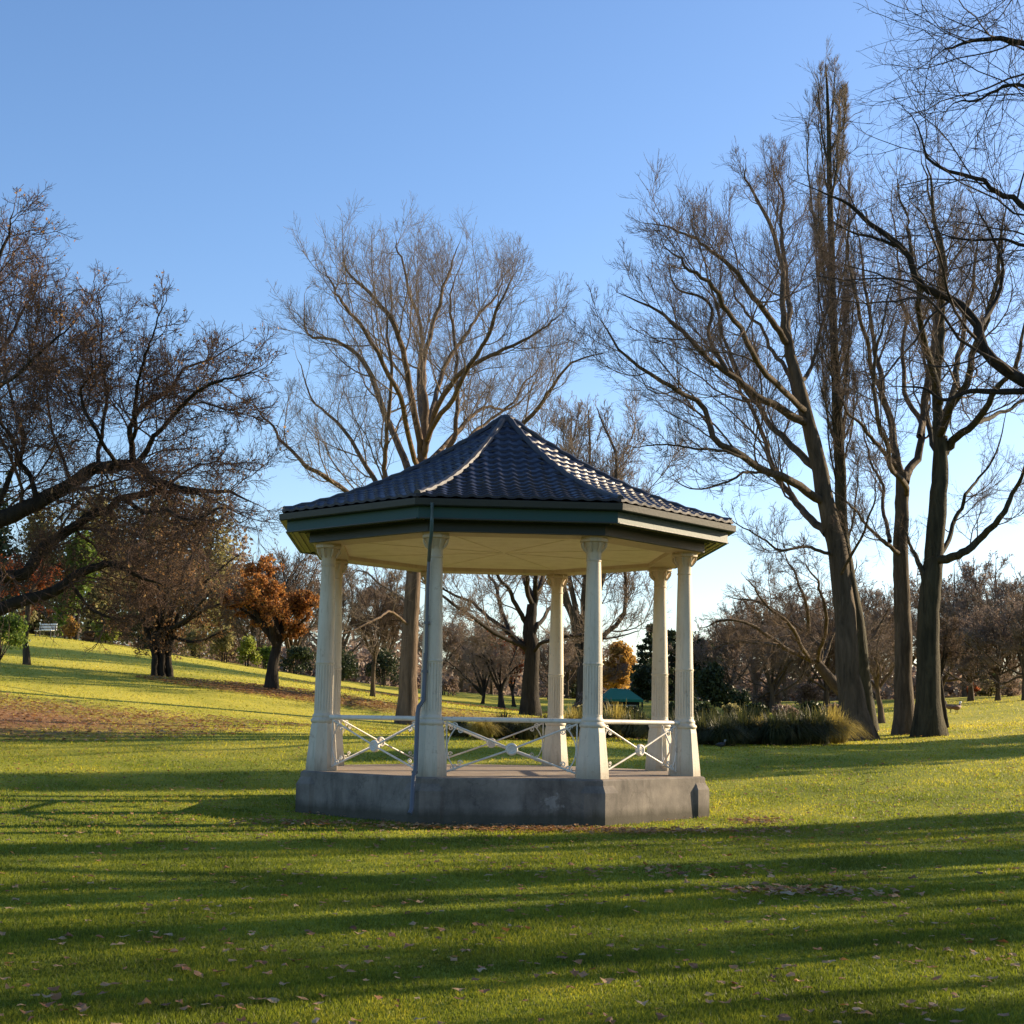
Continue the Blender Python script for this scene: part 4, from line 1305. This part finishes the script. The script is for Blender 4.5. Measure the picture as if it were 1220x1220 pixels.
big_evergreen(100, 118, 130, 578, M['leaf_olive'], 'tall olive evergreen behind the arching oak limbs', 221)
big_evergreen(85, 106, 62, 636, M['leaf_green'], 'rounded light green evergreen framed by the left oak limbs', 222, 4500)
big_evergreen(30, 122, 110, 600, M['leaf_olive'], 'broad olive tree at the far left behind the oak limbs', 223, 6500)
big_evergreen(170, 126, 150, 565, M['leaf_olive'], 'tallest grey-olive tree behind the brown oak', 224, 7000)
big_evergreen(228, 128, 140, 590, M['leaf_olive'], 'grey-olive tree immediately right of the tallest olive one', 225, 6000)
big_evergreen(272, 132, 90, 640, M['leaf_mauve'], 'dull brown tree between the olive trees and orange oak', 226, 5000)
big_evergreen(-30, 115, 110, 560, M['leaf_dark'], 'dark evergreen beyond the left edge', 227, 4500)

# green-leaved bough low at the far left edge
r = np.random.default_rng(5)
bG = base_at(-6, 58)
leafy('leafy_tree', 'small green leaved tree cut by the left edge under the big limb', 'tree', bG, [(x, y, z, .5, .5, .38) for x, y, z in
      [(0, 0, at(0, 752, 58)[2] - bG[2]), (.55, .1, at(0, 745, 58)[2] - bG[2]), (-.5, 0, at(0, 735, 58)[2] - bG[2]), (.7, -.3, at(0, 762, 58)[2] - bG[2]), (.1, .4, at(0, 740, 58)[2] - bG[2]), (-.8, .2, at(0, 760, 58)[2] - bG[2])]],
      2600, .07, M['leaf_green'], M['bark_dark'], .08, seed=6)

# background bare, mauve-brown trees (prototypes, then copies)
def proto_bare(seed, h, w_, twig, leaf=None, n=(7, 7, 6, 3), up=.09, bark_m=None, label='', name='bare_tree', group='bare trees in the background'):
    r = np.random.default_rng(seed)
    b = np.array([0, 0, 0.0])
    L = [([b, (r.normal(0, .1), 0, h * .15), (0, 0, h * .3)], h * .022, h * .014)]
    for q in range(11):
        a = q * 2.4 + r.uniform(-.3, .3); el = r.uniform(.35, 1.4)
        e = np.array([math.cos(a) * w_ * math.cos(el), math.sin(a) * w_ * math.cos(el), h * (.35 + .62 * math.sin(el))])
        st = np.array([0, 0, h * r.uniform(.12, .3)])
        L.append((np.array([st, (st + e) / 2 + r.normal(0, .06, 3) * h, e]), h * .010, h * .002))
    lv = LV(1, up=up, wig=.18, a=38, n=n, lr=(.45, .5, .55, .6), rmin=(.03, .02, .016, .014), lmax=(h * .3, h * .16, h * .09, h * .05))
    return build_tree(name, label, 'tree', b, L, lv, bark_m or M['bark_grey'], twig, group, seed, 1.4, leaf, .015, 12, 7)


PM = [proto_bare(301, 11, 5.0, M['twig_mauve'], (M['leaf_mauve'], 5000, .07, 2)), proto_bare(302, 9, 5.4, M['twig_mauve'], (M['leaf_mauve'], 5000, .07, 2)), proto_bare(303, 12, 4.4, M['twig_brown'], (M['leaf_mauve'], 2500, .06, 2))]
BGT = [  # px, Y, top py, proto, label
    (400, 118, 660, 0, 'tan bare tree far behind between the two left columns'),
    (455, 122, 665, 2, 'bare background tree just left of the tall trunk'),
    (520, 112, 725, 1, 'pinkish bushy bare tree right of the tall trunk'),
    (548, 120, 735, 0, 'pinkish bare tree beyond the downpipe column'),
    (585, 124, 728, 1, 'mauve bare tree behind the small dark tree on the far lawn'),
    (655, 110, 740, 0, 'mauve bare tree directly behind the back column'),
    (675, 116, 748, 1, 'bushy mauve tree between back and front right column'),
    (700, 122, 770, 1, 'low mauve bare tree hidden by the front right column'),
    (345, 126, 640, 2, 'pale bare tree above the orange oak'),
    (305, 124, 655, 0, 'pale bare tree behind the left side of the orange oak'),
    (900, 108, 700, 0, 'brown bare tree behind the tussocks right of the bandstand'),
    (935, 116, 705, 1, 'mauve bare tree behind the low arching tree'),
    (965, 104, 700, 1, 'mauve bare tree left of the leaning trunk'),
    (1000, 120, 700, 2, 'bare tree behind the leaning trunk base'),
    (1045, 110, 690, 0, 'mauve bare tree between the leaning and twin trunks'),
    (1075, 122, 690, 2, 'bare tree hidden behind the twin trunks'),
    (1150, 104, 700, 1, 'rosy bare tree right of the thin leaning tree'),
    (1172, 118, 655, 0, 'taller grey bare tree near the right edge'),
    (1205, 106, 680, 0, 'bare tree at the right edge above the lawn crest'),
    (1235, 112, 670, 2, 'bare tree cut by the right edge'),
    (860, 126, 735, 0, 'bare tree above the dark cordyline clump'),
    (870, 98, 730, 1, 'low mauve bare tree right behind the dark bushes'), (920, 94, 735, 0, 'dense brown bare tree behind the olive shrub'), (985, 96, 725, 2, 'grey bare tree left behind the leaning bole'),
    (1158, 94, 725, 0, 'rosy twiggy tree beyond the ducks'), (1190, 92, 715, 1, 'rosy twiggy tree in front of the grey one near the right edge'), (1222, 90, 705, 0, 'twiggy tree cut by the right edge of the view'),
    (1120, 126, 680, 1, 'bare tree just right of the twin trunks'),
]
for i_, (px, Y, top, pi, lab) in enumerate(BGT):
    used = [x[3] for x in BGT[:i_]]
    o = PM[pi] if pi not in used else copy_tree(PM[pi])
    b = base_at(px, Y); hh = at(px, top, Y)[2] - b[2]
    s = hh / (11, 9, 12)[pi] * .98
    o.location = b; o.rotation_euler = (0, 0, i_ * 1.7); o.scale = (max(s, .8) * 1.0, max(s, .8) * 1.0, s)
    o['label'] = lab

pk = proto_bare(321, 21.5, 4.0, M['twig_mauve'], (M['leaf_mauve'], 3000, .05, 3), n=(9, 9, 7, 4), up=.16, label='pinkish fine-twigged tree rising behind the right slope of the roof', group=None)
pk.location = base_at(695, 100)
for i_, (px, Y, w_, h_, mt, lab) in enumerate([(842, 66, 42, 34, 'leaf_dark', 'dark leafy shrub directly behind the first tussock'), (872, 68, 44, 30, 'leaf_olive', 'olive shrub behind the second and third tussock'),
        (902, 70, 46, 30, 'leaf_dark', 'dark shrub behind the small golden tussock'), (934, 70, 46, 28, 'leaf_mauve', 'brownish shrub behind the large tussock'), (966, 72, 46, 30, 'leaf_dark', 'dark shrub behind the tallest tussock'),
        (994, 74, 40, 28, 'leaf_mauve', 'brownish shrub behind the golden end tussock'), (700, 70, 44, 24, 'leaf_olive', 'olive shrub beside the front right column'), (752, 72, 46, 24, 'leaf_dark', 'dark shrub below the green canopy'), (792, 70, 50, 32, 'leaf_dark', 'dark shrub between the two right columns')]):
    shrub(px, Y, w_, h_, M[mt], lab, 260 + i_, n=1500)

# evergreens in the centre and right
conifer(684, 125, 34, 712, M['leaf_dark'], 'dark pointed conifer right of the back column', 231, 2600)
conifer(775, 118, 60, 738, M['leaf_dark'], 'broad dark conifer left of the back right column', 232, 4200)
conifer(800, 122, 60, 745, M['leaf_dark'], 'dark conifer between the two right columns', 233, 3600)
big_evergreen(835, 124, 70, 762, M['leaf_dark'], 'dark rounded evergreen right of the bandstand', 234, 3800)
big_evergreen(765, 104, 40, 795, M['leaf_dark'], 'small dark evergreen bush tree beside the green canopy', 235, 2200)
big_evergreen(735, 128, 58, 775, M['leaf_gold'], 'golden orange rounded tree above the green canopy', 236, 4200, z0f=.25)
big_evergreen(850, 92, 52, 792, M['leaf_dark'], 'dark spiky cordyline clump right of the bandstand', 237, 2800, .16)
shrub(880, 88, 40, 34, M['leaf_dark'], 'dark green bush right of the cordyline clump', 238, n=1500)
shrub(815, 88, 44, 38, M['leaf_dark'], 'dark green bush seen between the right columns', 239, n=1500)
shrub(915, 96, 50, 34, M['leaf_mauve'], 'brown shrub behind the tussock row', 240, n=1500)
shrub(962, 98, 50, 30, M['leaf_mauve'], 'brownish shrub left of the leaning trunk', 241, n=1500)
shrub(1030, 100, 40, 26, M['leaf_mauve'], 'greyish brown shrub behind the forked tree', 242, n=1200)
shrub(1085, 102, 60, 28, M['leaf_mauve'], 'greyish brown shrub behind the twin trunks', 243, n=1500)
shrub(1160, 104, 26, 18, M['leaf_rust'], 'red leaved shrub above the ducks', 244, n=350)
shrub(1178, 100, 34, 20, M['leaf_olive'], 'olive shrub right of the red shrub', 245, n=900)
shrub(1205, 98, 50, 22, M['leaf_mauve'], 'brown shrub on the lawn crest at the right edge', 246, n=1200)
shrub(1190, 112, 60, 44, M['leaf_dark'], 'dark hedge bush behind the pale rail near the right edge', 247, n=2000)
shrub(700, 96, 60, 26, M['leaf_mauve'], 'low mauve shrub below the golden tree', 248, n=1200)
shrub(530, 104, 50, 24, M['leaf_mauve'], 'low pinkish shrub on the far lawn by the downpipe column', 249, n=1200)

# far belt closing the horizon
rb = np.random.default_rng(77)
for i_, a in enumerate(np.linspace(-33, 34, 26)):
    pass


def far_wood():
    pts = []
    r = np.random.default_rng(99)
    for a in np.linspace(-40, 42, 150):
        R1 = r.uniform(165, 215); x, y = R1 * math.sin(D2R(a)), R1 * math.cos(D2R(a))
        h = r.uniform(5, 9) + (4 if a < -4 else 0)
        pts.append(crown_pts([(x, y, 2 + h * .45, r.uniform(3, 6), 4, h * .55)], 900, r, .5))
    o = link('far_wood', leaves_mesh(np.concatenate(pts), .4, r, M['leaf_mauve'], 'far_wood'))
    tag(o, 'hazy brown belt of far-off woodland closing the park', 'woodland', kind='stuff')


far_wood()


# ------------------------------------------------------------------ tussocks
def tussock_mesh(seed, n, mt):
    r = np.random.default_rng(seed)
    az = r.uniform(0, 2 * np.pi, n); L = r.uniform(.6, 1.15, n); out = r.random(n) ** .7
    rad0 = r.uniform(0, .28, n)
    K = 5
    P = np.zeros((n, K, 3))
    for k in range(K):
        u = k / (K - 1)
        rr = rad0 + out * (.15 * u + .75 * u ** 2.1) * L * .8
        z = L * (u * (1.05 - .25 * u) - out * .72 * u ** 2.6)
        P[:, k] = np.c_[np.cos(az) * rr, np.sin(az) * rr, z]
    P[:, :, :2] += r.normal(0, .02, (n, 1, 2))
    wd = .012 * (1 - np.linspace(0, .85, K))
    side = np.c_[-np.sin(az), np.cos(az), np.zeros(n)]
    A = P - side[:, None] * wd[None, :, None]; B = P + side[:, None] * wd[None, :, None]
    V = np.stack([A, B], 2).reshape(-1, 3)
    b = (np.arange(n) * K * 2)[:, None, None]; k = np.arange(K - 1) * 2
    Q = (np.stack([k, k + 1, k + 3, k + 2], -1)[None] + b).reshape(-1, 4)
    t = np.repeat(np.clip(r.normal(.45, .3, n), 0, 1), K * 2)
    return np_mesh('tussock', V, Q, smooth=False, attr=t, mats=[mt])


TM = [tussock_mesh(1, 1500, M['tussock']), tussock_mesh(2, 1500, M['tussock']), tussock_mesh(3, 1300, M['tussock_gold'])]
TUS = [(838, 44, 1.5, 0, 'green tussock clump nearest the bandstand on its right'), (862, 43, 1.25, 1, 'low green tussock second right of the bandstand'), (884, 45, 1.45, 0, 'tussock clump third right of the bandstand'),
       (905, 46, 1.25, 2, 'small golden tussock in the middle of the right row'), (922, 44.5, 1.35, 1, 'tussock right of the small golden one'), (945, 45, 1.7, 0, 'large tussock left of the leaning trunk'),
       (970, 45.5, 1.65, 1, 'tallest green tussock next to the golden end clump'), (992, 46.5, 1.5, 2, 'golden tussock against the leaning trunk'), (850, 52, 1.6, 1, 'dark tussock behind the bandstand side row'), (900, 54, 1.6, 0, 'dark tussock behind the small golden one'),
       (548, 43, .95, 0, 'low green tussock seen under the front railing at its left end'), (574, 42, 1.0, 2, 'low golden tussock seen under the front railing'), (600, 43, 1.0, 1, 'low tussock behind the front medallion'),
       (626, 42.5, 1.05, 0, 'low tussock left of the back column pedestal'), (652, 44, 1.1, 1, 'tussock behind the back column pedestal'), (684, 52, 1.7, 2, 'golden tussock between the back and front right columns'),
       (712, 50, 1.5, 1, 'tussock behind the front right column'), (735, 53, 1.6, 2, 'golden-green tussock below the green canopy'), (758, 50, 1.5, 0, 'green tussock beside the back right column'), (790, 46, 1.4, 1, 'dark tussock behind the right columns'), (815, 45, 1.5, 0, 'dark tussock at the right column pedestal')]
for i_, (px, Y, s, mi, lab) in enumerate(TUS):
    o = link('tussock', TM[mi]); b = base_at(px, Y); o.location = b; o.scale = (s * .98, s * .98, s * (.84 + .2 * ((i_ * 7) % 5) / 4)); o.rotation_euler = (0, 0, i_ * 1.3)
    tag(o, lab, 'tussock', 'tussock grasses behind the bandstand')

# ------------------------------------------------------------------ small things
# white bench
b = base_at(50, 94)
bn = empty('park_bench', b, 'white slatted bench on the crest of the left slope', 'bench', rz=D2R(-22))
m = MB()
for z in (.52, .68, .84): m.box((0, .02 * (z * 4), z), (1.35, .025, .10), tilt=D2R(-8))
m.build('backrest', M['white'], bn)
m = MB()
for y in (-.42, -.30, -.18): m.box((.0, y, .43), (1.35, .09, .03))
m.build('seat', M['white'], bn)
for s in (-.58, .58):
    for y in (-.40, -.04):
        m = MB(); m.box((s, y, .2), (.06, .06, .46 if y < -.1 else .42)); m.build('leg', M['dark_wall'], bn)
    m = MB(); m.box((s, .05, .66), (.05, .04, .5), tilt=D2R(-8)); m.build('back_support', M['dark_wall'], bn)

# green canopy shelter
b = base_at(738, 100)
cn = empty('garden_shelter', b, 'green canvas canopy on a dark kiosk beyond the bandstand', 'shelter', rz=.15)
zt_ = at(738, 820, 100)[2] - b[2]
m = MB()
W2, D2 = 1.35, 1.2
h1, h2 = zt_ - .75, zt_
V = [(-W2, -D2, h1), (W2, -D2, h1), (W2, D2, h1), (-W2, D2, h1), (-W2 * .45, 0, h2), (W2 * .45, 0, h2 - .05), (-W2, -D2, h1 - .16), (W2, -D2, h1 - .16), (W2, D2, h1 - .16), (-W2, D2, h1 - .16)]
m.add(V, [(0, 1, 5, 4), (2, 3, 4, 5), (6, 7, 1, 0), (7, 8, 2, 1), (8, 9, 3, 2), (9, 6, 0, 3)], [(1, 2, 5), (3, 0, 4)])
m.build('canopy', M['canvas'], cn)
m = MB(); m.box((0, .1, (h1 - .1) / 2), (2.3, 2.0, h1 - .12)); m.build('kiosk_wall', M['dark_wall'], cn)
m = MB(); m.box((0, -.93, h1 * .45), (1.9, .06, .07)); m.build('counter', M['pale_stone'], cn)
for sx in (-1, 1):
    for sy in (-1, 1):
        m = MB(); m.tube([(sx * (W2 - .05), sy * (D2 - .05), -.1), (sx * (W2 - .05), sy * (D2 - .05), h1 - .02)], .035, 8); m.build('post', M['dark_wall'], cn)

# pale rail/wall on the right rise
pA, pB = at(1180, 821, 104), at(1216, 813, 104)
b = np.array([(pA[0] + pB[0]) / 2, 104, gz((pA[0] + pB[0]) / 2, 104)])
m = MB()
d = pB - pA
gw = empty('garden_rail', b, 'pale low garden rail slanting up near the right edge', 'rail')
m.tube([pA - b, pB - b], .10, 8); m.build('rail', M['pale_stone'], gw, auto=50)
for f in (.05, .5, .95):
    p = pA + d * f - b
    m = MB(); m.tube([(p[0], p[1], gz(p[0] + b[0], 104) - b[2] - .2), (p[0], p[1], p[2])], .06, 6); m.build('post', M['dark_wall'], gw)


# ducks
def duck(px, Y, rz, label, body_c, head_c, s=1.0):
    b = base_at(px, Y)
    bm_ = paint('duck_body_%s' % ('chestnut' if body_c[0] > .15 else 'dark'), body_c, (.05, .03, .02), .3, .7)
    hm = paint('duck_head_%s' % ('white' if head_c[0] > .4 else 'dark'), head_c, (.1, .1, .1), .1, .7)
    root = empty('duck', b, label, 'duck', 'ducks on the lawn', rz=rz)
    root.scale = (s, s, s)
    m = MB()
    # continuous body from tail to breast to neck
    P = [(-.30, 0, .24), (-.22, 0, .25), (-.12, 0, .25), (0, 0, .25), (.10, 0, .26), (.17, 0, .30), (.20, 0, .36), (.21, 0, .41)]
    m.tube(P, [.015, .05, .095, .115, .105, .075, .045, .038], 14)
    body = m.build('body', bm_, root, auto=70)
    m = MB()
    m.tube([(.195, 0, .39), (.205, 0, .43), (.22, 0, .465), (.26, 0, .47), (.285, 0, .46)], [.036, .046, .05, .036, .015], 12)
    m.build('head', hm, root, auto=70)
    m = MB(); m.tube([(.27, 0, .46), (.30, 0, .452), (.335, 0, .445)], [.018, .016, .010], 8); m.build('bill', M['dark_wall'], root, auto=70)
    for sy in (-1, 1):
        m = MB(); m.tube([(-.26, sy * .03, .27), (-.12, sy * .105, .28), (.02, sy * .118, .27), (.08, sy * .10, .26)], [.008, .03, .04, .015], 8); m.build('wing', bm_, root, auto=70)
        m = MB(); m.tube([(0, sy * .04, .17), (.0, sy * .04, .02)], .010, 6); m.box((.03, sy * .04, .012), (.09, .05, .012)); m.build('leg', M['dark_wall'], root)
    return root


duck(1133, 80, 2.6, 'brown duck feeding on the far right lawn', (.20, .12, .07), (.12, .09, .07), 1.25)
duck(1140, 79, .5, 'duck with white head beside the brown one', (.17, .08, .045), (.75, .74, .70), 1.3)
duck(859, 40.5, -.6, 'small dark duck standing before the right tussocks', (.03, .03, .035), (.22, .22, .21), .55)


# ------------------------------------------------------------------ trees outside the frame on the right (they throw the long shadows)
def place_q(q, X):
    """ground point whose shadow line passes at signed distance q"""
    Y = (q + math.cos(D2R(SUN_AZ)) * X) / math.sin(D2R(SUN_AZ))
    return np.array([X, Y, gz(X, Y)])


PSP = proto_bare(311, 15, 4.0, M['twig_brown'], None, n=(5, 4, 3), label='slim bare tree nearest the camera outside the right edge', group='bare trees outside the right edge')
OF = [(3.2, 30, 'slim bare tree nearest the camera outside the right edge', 1.0), (15.2, 32, 'slim bare tree behind the slim dark conifer outside the right edge', .8), (10.0, 42, 'slim bare tree far outside the right edge', .9),
      (15.0, 46, 'farthest slim bare tree outside the right edge', .8), (11.2, 15.5, 'young bare tree just outside the right edge', .55), (8.4, 17, 'second young bare tree just outside the right edge', .5),
      (13.0, 20, 'third young bare tree just outside the right edge', .55), (5.6, 15, 'young bare tree close to the camera outside the right edge', .5)]
for i_, (q, X, lab, s) in enumerate(OF):
    o = PSP if i_ == 0 else copy_tree(PSP)
    o.location = place_q(q, X); o.scale = (s, s, s * 1.1); o.rotation_euler = (0, 0, i_ * 2.1); o['label'] = lab
for i_, (q, X, w_, h, lab) in enumerate([(28.7, 27, 2.9, 17, 'tall dark conifer outside the right edge by the sunny lawn'),
                                         (33.0, 26, 2.7, 9.5, 'short broad conifer added outside the right edge to widen the shadow band'), (28.9, 35, 2.6, 18, 'second tall dark conifer outside the right edge behind the first'), (17.2, 34, 1.2, 16, 'slim dark conifer added outside the right edge for its shadow band'), (10.6, 44, .6, 17, 'slim conifer added far outside the right edge for its shadow stripe'), (4.4, 34, .6, 12, 'short conifer added outside the right edge for its shadow stripe'),
                                         (13.4, 40, .35, 15, 'thinnest conifer added outside the right edge for its shadow stripe'), (8.3, 52, .45, 17, 'very slim far conifer added outside the right edge for its shadow stripe'), (5.9, 46, .5, 15, 'slender conifer added outside the right edge for its shadow stripe')]):
    conifer(0, 0, w_, h, M['leaf_dark'], lab, 400 + i_, 9000, .22, base=place_q(q, X), kind='col')  # slim ones and the short broad one are added to shape lawn shadows
